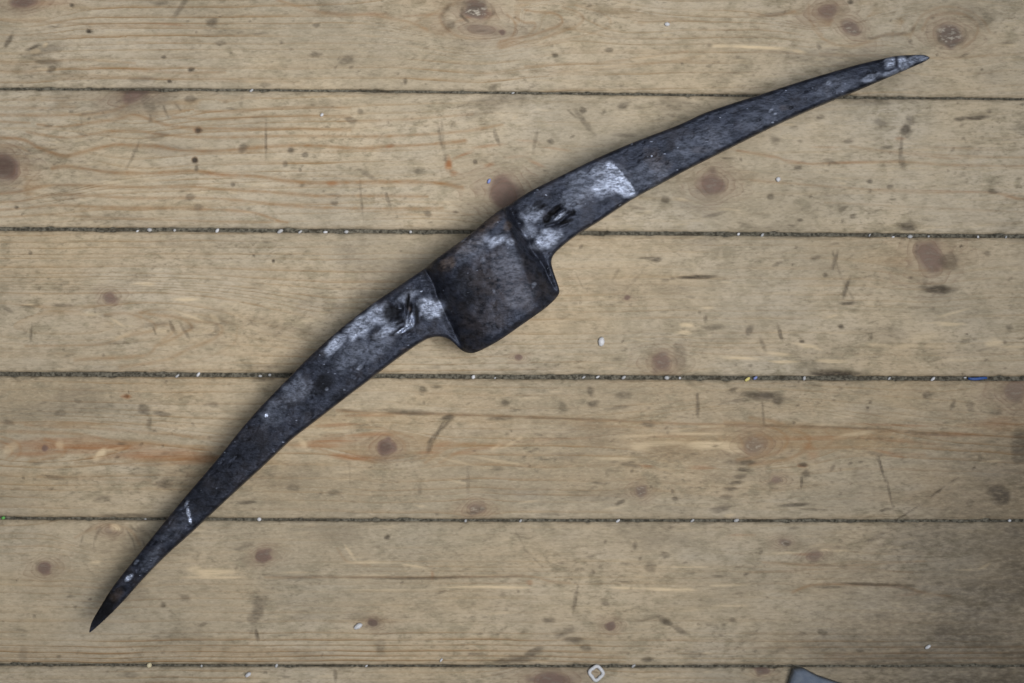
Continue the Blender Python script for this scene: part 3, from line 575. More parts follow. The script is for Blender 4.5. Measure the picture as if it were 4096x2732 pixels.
    o.parent = floor
    o.matrix_parent_inverse.identity()
    o.location = (loc[0] - floor.location[0], loc[1] - floor.location[1], loc[2] - floor.location[2])
    attr(o, 'phase', pad(ph)); attr(o, 'gstr', pad(gs)); attr(o, 'knot', pad(knot)); attr(o, 'halo', pad(halo))
    attr(o, 'dirt_shade', pad(dirt_shade)); attr(o, 'resin', pad(res)); attr(o, 'bare', pad(bare)); attr(o, 'tone', pad(tn)); attr(o, 'gline', pad(gline)); attr(o, 'kpale', pad(kpale)); attr(o, 'krad', pad(krad))
    return o
for bi in (-1, 0, 1, 2, 3, 4, 5, 6):
    build_board(bi)

# ------------------------------------------------------------------ steel material
def steel_material():
    t = NT("forged_steel")
    pos = t.n('ShaderNodeNewGeometry').outputs['Position']
    br = t.attr('worn'); ru = t.attr('rust'); dk = t.attr('scale')
    rot = t.mapping(pos, (0.7, 1.5, 1), (0, 0, math.radians(-36)))
    n1 = t.noise(rot, 210, 5, 0.66, 0.3)
    n2 = t.noise(rot, 620, 4, 0.62)
    n3 = t.noise(pos, 70, 3, 0.6)
    spots = t.noise(rot, 330, 2, 0.5)
    mix_n = t.math('ADD', t.math('MULTIPLY', n1, 0.6), t.math('MULTIPLY', n2, 0.4))
    wm = t.math('MULTIPLY', t.math('POWER', br, 2.2), t.ss(mix_n, 0.37, 0.63, 0.20, 0.90))
    wm = t.math('MULTIPLY', wm, t.ss(n3, 0.3, 0.6, 0.7, 1.05))
    sp = t.ss(spots, 0.71, 0.78)
    wm = t.math('MAXIMUM', wm, t.math('MULTIPLY', sp, 0.45))
    wm = t.math('MULTIPLY', wm, t.math('SUBTRACT', 1.0, dk), clamp=True)
    base = t.mix(t.ss(n1, 0.35, 0.65), srgb(16, 17, 22), srgb(30, 32, 42))
    base = t.mix(t.math('MULTIPLY', t.ss(n3, 0.45, 0.72), 0.4), base, srgb(48, 42, 40))
    base = t.mix(dk, base, srgb(20, 19, 19))
    rm = t.math('MULTIPLY', ru, t.ss(n1, 0.30, 0.60), clamp=True)
    base = t.mix(rm, base, srgb(72, 60, 50))
    col = t.mix(wm, base, srgb(186, 196, 220))
    t.set(t.b.inputs['Base Color'], col)
    t.set(t.b.inputs['Metallic'], t.math('MULTIPLY', wm, 0.9))
    r = t.math('ADD', 0.38, t.math('MULTIPLY', rm, 0.14))
    r = t.math('ADD', r, t.math('MULTIPLY', dk, 0.15))
    r = t.math('SUBTRACT', r, t.math('MULTIPLY', wm, 0.06))
    t.set(t.b.inputs['Roughness'], r)
    t.set(t.b.inputs['Specular IOR Level'], t.math('MULTIPLY', t.math('SUBTRACT', 1.0, t.math('MULTIPLY', dk, 0.6)), t.ss(n1, 0.30, 0.70, 0.15, 0.31)))
    t.b.inputs['Specular Tint'].default_value = (0.62, 0.72, 1.0, 1)
    h = t.math('ADD', t.math('MULTIPLY', n1, 0.7), t.math('MULTIPLY', n2, t.math('ADD', 0.35, t.math('MULTIPLY', br, 1.1))))
    t.set(t.b.inputs['Normal'], t.bump(h, 0.42, 0.0014))
    return t.m
M_STEEL = steel_material()

# ------------------------------------------------------------------ pick head
OUT = [(357, 2528), (366, 2490), (388, 2450), (414, 2408), (438, 2368), (480, 2310), (540, 2238), (630, 2125), (719, 2017), (809, 1912), (899, 1806), (959, 1728), (1049, 1625),
       (1139, 1533), (1229, 1440), (1319, 1356), (1410, 1280), (1500, 1212), (1590, 1152), (1710, 1070), (1800, 1006), (1890, 942), (1950, 888), (2040, 821), (2129, 764),
       (2219, 720), (2339, 660), (2429, 618), (2549, 567), (2669, 522), (2750, 488), (2808, 459), (2940, 414), (3036, 384), (3180, 336), (3299, 300), (3419, 264), (3539, 236), (3581, 227),
       (3640, 221), (3685, 219), (3706, 223), (3718, 231)]
INN = [(359, 2530), (372, 2521), (420, 2478), (468, 2431), (510, 2386), (570, 2317), (660, 2224), (750, 2144), (839, 2060), (929, 1976), (1019, 1894), (1121, 1798), (1169, 1753),
       (1259, 1685), (1349, 1615), (1410, 1568), (1470, 1524), (1530, 1477), (1590, 1432), (1638, 1398), (1674, 1374), (1710, 1354), (1746, 1346), (1782, 1350), (1812, 1366), (1834, 1390), (1858, 1407),
       (1884, 1413), (1908, 1408), (1950, 1388), (2010, 1353), (2099, 1290), (2189, 1227), (2226, 1190), (2237, 1170), (2232, 1145), (2219, 1108), (2207, 1070), (2204, 1044), (2216, 1016), (2240, 992),
       (2275, 962), (2309, 938), (2369, 900), (2399, 882), (2489, 822), (2549, 784), (2669, 720), (2750, 676), (2820, 641), (2940, 581), (3060, 521), (3180, 465), (3299, 414),
       (3419, 366), (3539, 315), (3659, 264), (3700, 246), (3717, 234)]
ANCH = [((357, 2528), (359, 2530)), ((438, 2368), (490, 2408)), ((899, 1806), (1006, 1906)), ((1350, 1330), (1475, 1520)), ((1560, 1172), (1680, 1370)), ((1630, 1125), (1752, 1346)),
        ((1680, 1090), (1812, 1366)), ((1712, 1068), (1850, 1403)), ((1745, 1045), (1900, 1411)), ((2045, 817), (2228, 1184)), ((2072, 800), (2219, 1108)), ((2105, 779), (2204, 1044)),
        ((2160, 748), (2255, 979)), ((2219, 720), (2335, 920)), ((2549, 567), (2640, 735)), ((3180, 336), (3230, 443)), ((3581, 227), (3602, 289)), ((3718, 231), (3717, 234))]

def dense(pts, n=40):
    p = np.array(pts, float)
    p = np.concatenate([[2 * p[0] - p[1]], p, [2 * p[-1] - p[-2]]])
    out = []
    for i in range(1, len(p) - 2):
        for u in np.linspace(0, 1, n, endpoint=False):
            a, b, c, d = p[i - 1], p[i], p[i + 1], p[i + 2]
            out.append(0.5 * ((2 * b) + (-a + c) * u + (2 * a - 5 * b + 4 * c - d) * u * u + (-a + 3 * b - 3 * c + d) * u ** 3))
    out.append(p[-2])
    out = np.array(out)
    # light smoothing removes tracing jitter
    k = 15
    for _ in range(2):
        s = out.copy()
        for j in range(1, k + 1):
            s[k:-k] += out[k - j:len(out) - k - j] + out[k + j:len(out) - k + j]
        s[k:-k] /= (2 * k + 1)
        s[:k] = out[:k]; s[-k:] = out[-k:]
        out = s
    return out
DO, DI = dense(OUT), dense(INN)
def near(D, p): return int(np.argmin(((D - np.array(p)) ** 2).sum(1)))
def along(D, i0, i1, n):
    seg = D[i0:i1 + 1]
    if len(seg) < 2: return np.repeat(D[i0:i0 + 1], n, 0)
    L = np.concatenate([[0], np.cumsum(np.hypot(*np.diff(seg, axis=0).T))])
    s = np.linspace(0, L[-1], n, endpoint=False)
    return np.stack([np.interp(s, L, seg[:, 0]), np.interp(s, L, seg[:, 1])], -1)
SO, SI = [], []
for (o0, i0), (o1, i1) in zip(ANCH[:-1], ANCH[1:]):
    a, b, c, d = near(DO, o0), near(DO, o1), near(DI, i0), near(DI, i1)
    lo = math.dist(o0, o1); li = math.dist(i0, i1)
    n = max(10, int(max(lo, li) / 4.0))
    SO.append(along(DO, a, b, n)); SI.append(along(DI, c, d, n))
SO = np.concatenate(SO + [DO[-1:]]); SI = np.concatenate(SI + [DI[-1:]])
NS = len(SO)
tb = np.linspace(-1, 1, 84)
tt = 0.5 + 0.5 * np.sign(tb) * (1 - (1 - np.abs(tb)) ** 1.35)
NTT = len(tt)
P = SO[:, None] * (1 - tt)[None, :, None] + SI[:, None] * tt[None, :, None]
ZC = 0.0290
# distance of each grid point to the outline (mm)
poly = np.concatenate([SO, SI[::-1]])
Pf = P.reshape(-1, 2)
dist = np.full(len(Pf), 1e9)
A = poly; B = np.roll(poly, -1, 0)
step = 2
for a, b in zip(A[::step], A[np.minimum(np.arange(0, len(A), step) + step, len(A) - 1)]):
    sel = np.where((np.abs(Pf[:, 0] - a[0]) < 60) & (np.abs(Pf[:, 1] - a[1]) < 60))[0]
    if len(sel) == 0: continue
    ab = b - a; L2 = (ab ** 2).sum() + 1e-9
    q = Pf[sel] - a
    t_ = np.clip((q @ ab) / L2, 0, 1)
    dd = np.hypot(*(q - t_[:, None] * ab).T)
    dist[sel] = np.minimum(dist[sel], dd)
dist = np.minimum(dist, 60).reshape(NS, NTT) * K * 0.97
dist[:, 0] = 0; dist[:, -1] = 0
px, py = P[..., 0], P[..., 1]
# half thickness of the arms: distance along the arms from the eye
cen = np.array([1975.0, 1060.0])
mid = (SO + SI) / 2
r_arm = np.hypot(mid[:, 0] - cen[0], mid[:, 1] - cen[1])
half = np.interp(r_arm, [0, 250, 500, 1000, 1500, 1800, 1990, 2200], [0.0125, 0.0124, 0.0118, 0.0104, 0.0085, 0.0066, 0.0040, 0.0012])
half = np.where(mid[:, 0] > cen[0], half * 0.97, half)
tipd = np.minimum(np.hypot(mid[:, 0] - 357, mid[:, 1] - 2528), np.hypot(mid[:, 0] - 3718, mid[:, 1] - 231))
half = half * (0.35 + 0.65 * sstep(0, 150, tipd))
HH = np.repeat(half[:, None], NTT, 1)
HH = HH * (1 + 0.05 * (1 - (2 * tt[None] - 1) ** 2))
# cheeks of the eye
def side_dist(x0, y0, x1, y1):          # + = outside, to the right of the line running down
    dx, dy = x1 - x0, y1 - y0
    L = math.hypot(dx, dy)
    return -((px - x0) * dy * -1 + (py - y0) * dx) / L
dR = side_dist(2022, 870, 2128, 1190)
dL = -side_dist(1762, 1050, 1945, 1335)
down = np.clip(((px - 1880) * 0.51 + (py - 960) * 0.86) / 400, 0, 1.1)
wR = (29 + 78 * down); wL = (60 + 58 * down)
def flank(d, w):
    u = np.clip(d / w, 0, 1)
    return (1 - u ** 1.3) * 0.8 + 0.2 * (1 - sstep(0, 1, u))
wob = 9 * fbm(px / 60, py / 60, 21, 3)
dR = dR + wob; dL = dL - wob * 0.8
lug = flank(np.maximum(dR, 0), wR) * flank(np.maximum(dL, 0), wL)
LUGH = ZC - 0.0003
inner = np.clip(np.minimum(-dR, -dL) / 130, 0, 1)
dome = 1 - 0.04 * np.clip(1 - dist / 0.014, 0, 1) ** 2 - 0.08 * (1 - inner) ** 2.2
HH = HH - 0.0020 * (np.exp(-((dR - wR) / 16) ** 2) + np.exp(-((dL - wL) / 18) ** 2)) * (HH > 0.006)
HH = HH + (LUGH * dome - HH) * lug
near_eye = ((px > 1500) & (px < 2350))
# forged surface: shallow hammer flats, pits and the two struck marks beside the eye
dents = 0.00055 * fbm(px / 90, py / 90, 3, 3) + 0.00022 * fbm(px / 16, py / 16, 7, 3)
def dent(x, y, rx, ry, ang, dep):
    global dents
    th = math.radians(ang); ct, st = math.cos(th), math.sin(th)
    dx = px - x; dy = -(py - y)
    u = (dx * ct + dy * st) / rx; v = (-dx * st + dy * ct) / ry
    d = np.sqrt(u * u + v * v) * (1 + 0.5 * vnoise(px / 9, py / 9, int(x) % 19))
    dents = dents - dep * (1 - sstep(0.45, 1.15, d))
dents = dents + lug * (0.0005 * fbm(px / 26, py / 26, 11, 3) - 0.0012 * np.clip(fbm(px / 20, py / 20, 13, 2) - 0.32, 0, 1))
MARKS = [(2215, 850, 44, 13, 42, .0017), (2185, 880, 16, 12, 20, .0016), (2240, 830, 26, 9, 40, .0014), (2262, 868, 30, 10, 32, .0019), (2205, 905, 40, 8, 12, .0016), (2240, 890, 24, 8, 25, .0016), (2155, 838, 26, 8, 35, .0011),
         (2110, 850, 18, 8, 40, .0009), (2290, 825, 16, 9, 50, .0010), (2285, 852, 10, 18, 30, .0010),
         (1575, 1255, 32, 30, 0, .0015), (1600, 1232, 22, 26, 10, .0012), (1590, 1290, 30, 12, 20, .0016), (1640, 1248, 10, 36, -10, .0019), (1655, 1275, 9, 30, 15, .0017), (1632, 1210, 7, 36, -8, .0016), (1628, 1320, 30, 8, 35, .0016), (1560, 1225, 18, 14, 0, .0010)]
for m in MARKS: dent(*m)
for m in [(2240, 852, 34, 8, 36, -.0010), (2200, 868, 20, 7, 40, -.0008), (2250, 905, 30, 7, 20, -.0008), (1648, 1272, 9, 30, -12, -.0012), (1606, 1322, 32, 8, 30, -.0011), (1690, 1225, 24, 12, 20, -.0006), (2190, 950, 40, 12, 30, -.0006)]: dent(*m)
rr = np.random.default_rng(5)
for _ in range(160):
    i = rr.integers(20, NS - 20); j = rr.integers(8, NTT - 8)
    dent(px[i, j], py[i, j], rr.uniform(5, 15), rr.uniform(4, 8), rr.uniform(20, 60), rr.uniform(.0002, .0007))
HH = HH + dents * sstep(0.0, 0.003, dist)
# rounded arrises, upright flanks
rad = np.minimum(0.0028 + 0.0016 * lug, HH * 0.75)
dd = np.clip(dist, 0, rad)
prof = HH - rad + np.sqrt(np.maximum(rad ** 2 - (rad - dd) ** 2, 0))
prof = np.maximum(prof, 0.0004)
def xyz(sign):
    z = ZC + sign * prof
    z = np.maximum(z, 0.0002)
    return np.stack([wx(px, ZC), wy(py, ZC), z], -1)
Vt, Vb = xyz(1), xyz(-1)
nV = NS * NTT
it = np.arange(nV).reshape(NS, NTT); ib = it + nV
qt = np.stack([it[:-1, :-1], it[1:, :-1], it[1:, 1:], it[:-1, 1:]], -1).reshape(-1, 4)[:, ::-1]
qb = np.stack([ib[:-1, :-1], ib[1:, :-1], ib[1:, 1:], ib[:-1, 1:]], -1).reshape(-1, 4)
s0 = np.stack([it[:-1, 0], it[1:, 0], ib[1:, 0], ib[:-1, 0]], -1)
s1 = np.stack([it[:-1, -1], ib[:-1, -1], ib[1:, -1], it[1:, -1]], -1)
e0 = np.stack([it[0, :-1], it[0, 1:], ib[0, 1:], ib[0, :-1]], -1)[:, ::-1]
e1 = np.stack([it[-1, :-1], it[-1, 1:], ib[-1, 1:], ib[-1, :-1]], -1)
quads = np.concatenate([qt, qb, s0[:, ::-1], s1[:, ::-1], e0[:, ::-1], e1[:, ::-1]])
verts = np.concatenate([Vt.reshape(-1, 3), Vb.reshape(-1, 3)])
# wear and groove-shade masks in picture pixels as they show on the upper face
zf = (H - ZC) / (H - Vt[..., 2])
sx = 2048 + (px - 2048) * zf; sy = 1366 + (py - 1366) * zf
def blot(lst, base=None):
    m = np.zeros_like(sx) if base is None else base
    for (x, y, rx, ry, ang, v) in lst:
        th = math.radians(ang); ct, st = math.cos(th), math.sin(th)
        dx = sx - x; dy = -(sy - y)
        u = (dx * ct + dy * st) / rx; w = (-dx * st + dy * ct) / ry
        d = np.sqrt(u * u + w * w) * (1 + 0.45 * vnoise(sx / 24, sy / 24, int(x) % 23))
        m = np.maximum(m, v * (1 - sstep(0.45, 1.15, d)))
    return m
WORN = [(1645, 1275, 13, 32, -12, 1.2), (1605, 1324, 36, 11, 30, 1.1), (2505, 750, 50, 70, 60, 1.1), (2455, 680, 60, 40, -30, 1.0), (2440, 730, 110, 62, 25, .95), (2490, 740, 60, 62, 60, 1.0), (2400, 690, 60, 50, 20, .75), (2330, 740, 90, 90, 20, .62), (2130, 860, 60, 50, 40, .72), (2190, 955, 80, 46, 25, .95), (2240, 865, 40, 10, 34, .95), (2290, 800, 70, 60, 20, .58),
        (2120, 930, 40, 40, 0, .7), (2600, 700, 130, 80, 25, .46), (2800, 580, 200, 80, 28, .44), (2650, 780, 90, 30, 28, .5), (3050, 470, 160, 70, 22, .40), (3340, 350, 160, 60, 20, .42), (3560, 245, 26, 40, 0, .95), (3612, 255, 30, 40, 10, 1.0), (3660, 238, 60, 22, 15, .8), (3700, 235, 26, 10, 20, .95),
        (3480, 310, 60, 20, 20, .75), (3560, 295, 50, 16, 20, .8), (3085, 440, 18, 9, 45, .8), (3100, 455, 12, 10, 0, .8), (3315, 330, 14, 10, 30, .75),
        (1730, 1235, 66, 50, 15, .95), (1700, 1215, 40, 34, 0, .9), (1450, 1300, 120, 50, 42, .85), (1340, 1380, 90, 34, 45, .85), (1520, 1260, 60, 60, 40, .8), (1550, 1320, 80, 30, 35, .78), (1640, 1290, 26, 50, -15, .9), (1630, 1190, 60, 30, 30, .6), (1400, 1420, 120, 60, 40, .5), (1500, 1400, 120, 46, 35, .48),
        (1180, 1560, 90, 70, 45, .50), (1100, 1650, 90, 60, 45, .44), (1306, 1556, 11, 10, 0, 1.2), (1064, 1662, 10, 9, 0, 1.2), (1376, 1560, 7, 6, 0, 1.0), (1440, 1470, 24, 12, 30, .7), (752, 2050, 11, 30, 12, 1.1), (760, 2085, 10, 20, 12, 1.1), (745, 2015, 10, 22, -20, .8), (514, 2312, 28, 15, 45, .95), (545, 2248, 18, 8, 50, .7), (700, 2120, 120, 40, 47, .34), (600, 2240, 90, 36, 47, .42),
        (1985, 965, 60, 26, 20, .85), (1930, 960, 50, 26, 30, .6), (2040, 970, 26, 18, 0, .8), (1850, 960, 26, 10, 40, .6), (1930, 1040, 16, 16, 0, .6), (2135, 1140, 12, 18, -20, .7), (1975, 1165, 9, 9, 0, .7), (2030, 1060, 90, 100, 0, .46), (2075, 1180, 80, 80, 30, .44), (1980, 1260, 110, 60, 35, .24), (1900, 990, 120, 60, 35, .46)]
RUST = [(1792, 1058, 42, 30, 20, .95), (1960, 895, 70, 26, 35, .75), (1880, 975, 90, 40, 35, .6), (1990, 1090, 130, 120, 0, .36), (2060, 1170, 100, 90, 0, .42), (2030, 905, 20, 26, 0, .7), (1640, 1235, 8, 18, 0, .7), (2620, 640, 40, 60, 30, .45), (2660, 660, 30, 30, 0, .4), (3140, 430, 30, 14, 0, .4), (2800, 600, 50, 20, 0, .3),
        (470, 2375, 40, 26, 40, .5), (1620, 1400, 20, 12, 0, .45), (1960, 1260, 130, 80, 30, .3)]
SCALE_SHADE = [(1668, 1262, 10, 44, 8, .95), (1632, 1204, 10, 40, -8, .95), (1566, 1250, 42, 40, 0, .9), (1600, 1290, 34, 10, 30, .75), (1640, 1322, 30, 7, 40, .7), (2215, 846, 50, 12, 42, .95), (2262, 888, 36, 9, 20, .95), (2186, 886, 18, 13, 0, .95), (2150, 815, 30, 12, 30, .8), (2160, 830, 40, 12, 30, .7), (2290, 850, 18, 14, 50, .7), (1880, 1130, 60, 60, 30, .5), (1930, 1180, 50, 40, 20, .5), (1960, 1120, 30, 50, 0, .4), (1870, 1130, 60, 60, 0, .5), (1890, 1180, 60, 50, 0, .6), (1850, 1085, 26, 50, -20, .6), (1300, 1530, 60, 46, 45, .75), (1350, 1590, 40, 26, 40, .6),  # struck-mark entries paint shade into the grooves
         (420, 2430, 100, 40, 55, .9), (860, 1950, 160, 70, 47, .45), (1000, 1800, 120, 70, 47, .4), (480, 2360, 30, 16, 40, .6), ]
worn, rust, scal = blot(WORN), blot(RUST), blot(SCALE_SHADE)
# the bright patch on the right arm stops at a clean curved edge
xe = np.interp(sy, [560, 630, 650, 690, 730, 790, 840], [2380, 2405, 2450, 2490, 2520, 2552, 2570]) + 5 * vnoise(sx / 14, sy / 14, 2)
worn = np.where((sx > xe) & (sx < 2900), np.minimum(worn, 0.46), worn)
worn = np.maximum(worn, 0.20)
under = np.full(nV, 0.22)
pick = bpy.data.objects.new("pickaxe_head", None)
pick.location = (float(wx(1980, ZC)), float(wy(1080, ZC)), 0)
pick["label"] = "black forged steel pickaxe head lying on its side across the floorboards"
pick["category"] = "pickaxe head"
C.objects.link(pick)
body = make_mesh("head", verts, quads, M_STEEL, loc=tuple(pick.location))
attr(body, 'worn', np.concatenate([worn.ravel(), under]))
attr(body, 'rust', np.concatenate([rust.ravel(), under * 0.8]))
attr(body, 'scale', np.concatenate([scal.ravel(), under * 1.5]))  # also holds the shade painted into the struck marks
# the oval eye for the handle, cut right through from collar to crown
ax = np.array([0.53, -0.85]); ax /= np.linalg.norm(ax)
cx, cy = float(wx(1960, ZC)), float(wy(1090, ZC))
N = 48
ring = []
for k_, (s, ra, rz) in enumerate([(-0.09, .0225, .0195), (-0.02, .0225, .0195), (0.05, .0245, .0215), (0.09, .0255, .0222)]):
    for i in range(N):
        th = 2 * math.pi * i / N
        lat = ra * math.cos(th)
        ring.append((cx + ax[0] * s - ax[1] * lat, cy + ax[1] * s + ax[0] * lat, ZC + rz * math.sin(th)))
cq = [[k_ * N + i, k_ * N + (i + 1) % N, (k_ + 1) * N + (i + 1) % N, (k_ + 1) * N + i] for k_ in range(3) for i in range(N)]
cutter = make_mesh("eye_cutter", np.array(ring), np.array(cq), M_STEEL, [list(range(N))[::-1], [3 * N + i for i in range(N)]])
md = body.modifiers.new("eye", 'BOOLEAN')
md.object = cutter; md.operation = 'DIFFERENCE'; md.solver = 'EXACT'
bpy.context.view_layer.update()
dg = bpy.context.evaluated_depsgraph_get()
me2 = bpy.data.meshes.new_from_object(body.evaluated_get(dg), depsgraph=dg)
bpy.data.objects.remove(cutter, do_unlink=True)
bpy.data.objects.remove(body, do_unlink=True)
me2.set_sharp_from_angle(angle=math.radians(58))
nl, nf, nv = len(me2.loops), len(me2.polygons), len(me2.vertices)
cn = np.zeros(nl * 3, np.float32); me2.corner_normals.foreach_get("vector", cn); cn = cn.reshape(-1, 3)
lv = np.zeros(nl, np.int32); me2.loops.foreach_get("vertex_index", lv)
ls = np.zeros(nf, np.int32); me2.polygons.foreach_get("loop_start", ls)
lt = np.zeros(nf, np.int32); me2.polygons.foreach_get("loop_total", lt)
fc = np.zeros(nf * 3, np.float32); me2.polygons.foreach_get("center", fc); fc = fc.reshape(-1, 3)
vc = np.zeros(nv * 3, np.float32); me2.vertices.foreach_get("co", vc); vc = vc.reshape(-1, 3)
av = {}
for nm in ('worn', 'rust', 'scale'):
    x_ = np.zeros(nv, np.float32); me2.attributes[nm].data.foreach_get("value", x_); av[nm] = x_
fpx = (fc[:, 0] + pick.location[0]) / (K * (H - ZC) / H) + 2048
fpy = 1366 - (fc[:, 1] + pick.location[1]) / (K * (H - ZC) / H)
def sd2(x0, y0, x1, y1):
    dx, dy = x1 - x0, y1 - y0
    return -((fpx - x0) * dy * -1 + (fpy - y0) * dx) / math.hypot(dx, dy)
fd = np.clip(((fpx - 1880) * 0.51 + (fpy - 960) * 0.86) / 400, 0, 1.1)
is_r = sd2(2022, 870, 2128, 1190) > 29 + 78 * fd
is_l = -sd2(1762, 1050, 1945, 1335) > 60 + 58 * fd
tip_l = np.hypot(fpx - 357, fpy - 2528) < 178
tip_r = fpx > 3538
part_of = np.where(tip_l, 3, np.where(tip_r, 4, np.where(is_r & (fpx > 2000), 2, np.where(is_l & (fpx < 1960), 1, 0))))
def part(name, pid, parent):
    fs = np.where(part_of == pid)[0]
    li = np.concatenate([np.arange(ls[f], ls[f] + lt[f]) for f in fs])
    used, inv = np.unique(lv[li], return_inverse=True)
    me = bpy.data.meshes.new(name)
    me.vertices.add(len(used)); me.vertices.foreach_set("co", vc[used].ravel())
    me.loops.add(len(li)); me.loops.foreach_set("vertex_index", inv.astype(np.int32))
    me.polygons.add(len(fs)); me.polygons.foreach_set("loop_start", np.concatenate([[0], np.cumsum(lt[fs])[:-1]]).astype(np.int32))
    me.polygons.foreach_set("use_smooth", np.ones(len(fs), bool))
    me.update(calc_edges=True)
    me.materials.append(M_STEEL)
    me.normals_split_custom_set([tuple(v) for v in cn[li]])
    o = bpy.data.objects.new(name, me)
    C.objects.link(o)
    o.parent = parent
    for nm in av: attr(o, nm, av[nm][used])
    return o
eye = part("eye_socket", 0, pick)
arm_l = part("arm", 1, pick)
arm_r = part("arm", 2, pick)
pt_l = part("point", 3, arm_l)
pt_r = part("point", 4, arm_r)
pt_r["label"] = "bright bare steel point of the right arm"
pt_l["label"] = "blackened point of the left arm"

# ------------------------------------------------------------------ small things on the floor
def plastic(name, col, rough=0.5):
    t = NT(name)
    pos = t.n('ShaderNodeNewGeometry').outputs['Position']
    a = t.noise(pos, 500, 3)
    t.set(t.b.inputs['Base Color'], t.mix(t.ss(a, 0.3, 0.7), col, tuple(c * 0.85 for c in col[:3]) + (1,)))
    t.b.inputs['Roughness'].default_value = rough
    return t.m
M_WHITE = plastic("white_plastic", (0.66, 0.66, 0.69, 1))
M_DULL = plastic("dusty_white_plastic", (0.46, 0.46, 0.47, 1))
M_YEL = plastic("yellow_plastic", (0.72, 0.62, 0.22, 1))
M_BLUE = plastic("blue_plastic", (0.03, 0.09, 0.30, 1))
M_LBLUE = plastic("pale_blue_plastic", (0.25, 0.30, 0.62, 1))
M_GREEN = plastic("green_plastic", (0.14, 0.45, 0.10, 1))
M_CREAM = plastic("cream_plastic", (0.70, 0.62, 0.42, 1))

def granule(seed, r, mat):
    """small irregular pellet, two squashed rounded lobes"""
    q = np.random.default_rng(seed)
    nl, nr = 10, 7
    V = []; F = []
    sq = q.uniform(0.65, 0.95)
    for i in range(nr):
        la = -math.pi / 2 + math.pi * (i + 0.5) / nr
        for j in range(nl):
            lo = 2 * math.pi * j / nl
            k_ = 1 + 0.18 * math.sin(2 * lo + seed) + q.normal(0, .05)
            V.append((r * 1.45 * k_ * math.cos(la) * math.cos(lo), r * k_ * math.cos(la) * math.sin(lo), r * sq * math.sin(la)))
    for i in range(nr - 1):
        for j in range(nl):
            F.append([i * nl + j, i * nl + (j + 1) % nl, (i + 1) * nl + (j + 1) % nl, (i + 1) * nl + j])
    return make_mesh("plastic_bead", np.array(V), np.array(F), mat, [list(range(nl))[::-1], [(nr - 1) * nl + j for j in range(nl)]])

def bead(seed, x, y, rpx, mat, label, group=None, z=0.0):
    r = rpx * K
    o = granule(seed, r, mat)
    o.location = (wx(x), wy(y), z + r * 0.62)
    o.rotation_euler = (0, 0, random.uniform(0.3, 1.1))
    o["label"] = label
    o["category"] = "bead"
    if group: o["group"] = group
    return o
NTH = ["first", "second", "third", "fourth", "fifth", "sixth", "seventh", "eighth", "ninth", "tenth", "eleventh", "twelfth", "thirteenth", "fourteenth", "fifteenth", "sixteenth", "seventeenth", "eighteenth"]
ORD = ["top", "second", "third", "fourth", "bottom"]
GB = [
 [(1005, 361, 7), (2052, 371, 5)],
 [(548, 924, 5), (597, 919, 9), (697, 921, 6), (868, 922, 8), (1120, 925, 10), (1200, 927, 7), (1301, 928, 7), (1385, 927, 8), (1642, 927, 6), (2955, 936, 6), (3050, 940, 7), (3480, 940, 5), (3574, 947, 5), (3641, 946, 9), (3716, 945, 5), (3914, 947, 5), (4026, 948, 5)],
 [(708, 1504, 7), (792, 1498, 8), (1040, 1504, 6), (1078, 1500, 6), (1893, 1508, 8), (2335, 1509, 6), (2391, 1508, 6), (2495, 1510, 8), (2668, 1511, 9), (3218, 1513, 8), (3558, 1514, 6), (3733, 1516, 8), (3862, 1511, 5), (1980, 1512, 4), (2720, 1512, 5)],
 [(1036, 2078, 8), (2082, 2084, 6), (2472, 2084, 7), (2770, 2083, 7), (2946, 2082, 9), (4040, 2083, 6), (580, 2077, 4), (1862, 2084, 6)],
 [(805, 2665, 5), (1105, 2664, 7), (1465, 2665, 5), (2534, 2665, 7)],
]
sd = 0
for gi, lst in enumerate(GB):
    for ni, (x, y, r) in enumerate(sorted(lst)):
        sd += 1
        bead(sd, x, y, r * 0.85, M_DULL if sd % 3 else M_WHITE, f"tiny white bead in the {ORD[gi]} floor gap, {NTH[ni]} white bead from the left", f"white beads in the {ORD[gi]} floor gap", z=-0.0016)
bead(90, 2990, 1517, 8, M_YEL, "tiny yellow bead caught in the third gap between floorboards", z=-0.0012)
bead(91, 3022, 1512, 6, M_LBLUE, "tiny pale blue bead beside the yellow bead in the third gap", z=-0.0012)
bead(92, 12, 2072, 6, M_GREEN, "tiny green bead in the fourth gap at the left edge", z=-0.0012)
bead(93, 597, 2661, 9, M_CREAM, "cream bead in the bottom gap below the pick's left tip", z=-0.0008)
bead(94, 2405, 1367, 13, M_WHITE, "largest white bead, on the bare board right below the pick's eye")
bead(95, 1433, 2504, 12, M_WHITE, "white bead beside a small dark knot near the bottom, left of centre")
bead(96, 3710, 2587, 8, M_WHITE, "white bead on the dark dirty wood near the lower right corner")
bead(97, 993, 2698, 9, M_WHITE, "white bead on the bottom board just under the bottom gap")
bead(98, 2668, 98, 8, M_WHITE, "white bead on the top board, right of the big pale knot")
bead(99, 3112, 718, 8, M_WHITE, "white bead under the pick's right arm, beside the purplish round knot")
bead(100, 1288, 460, 6, M_WHITE, "white bead on the second board, above left of the pick")
bead(101, 1956, 725, 7, M_LBLUE, "tiny pale blue bead above the purplish knot beside the pick")
bead(102, 1765, 2640, 5, M_WHITE, "tiny white bead just above the bottom gap, left of centre")

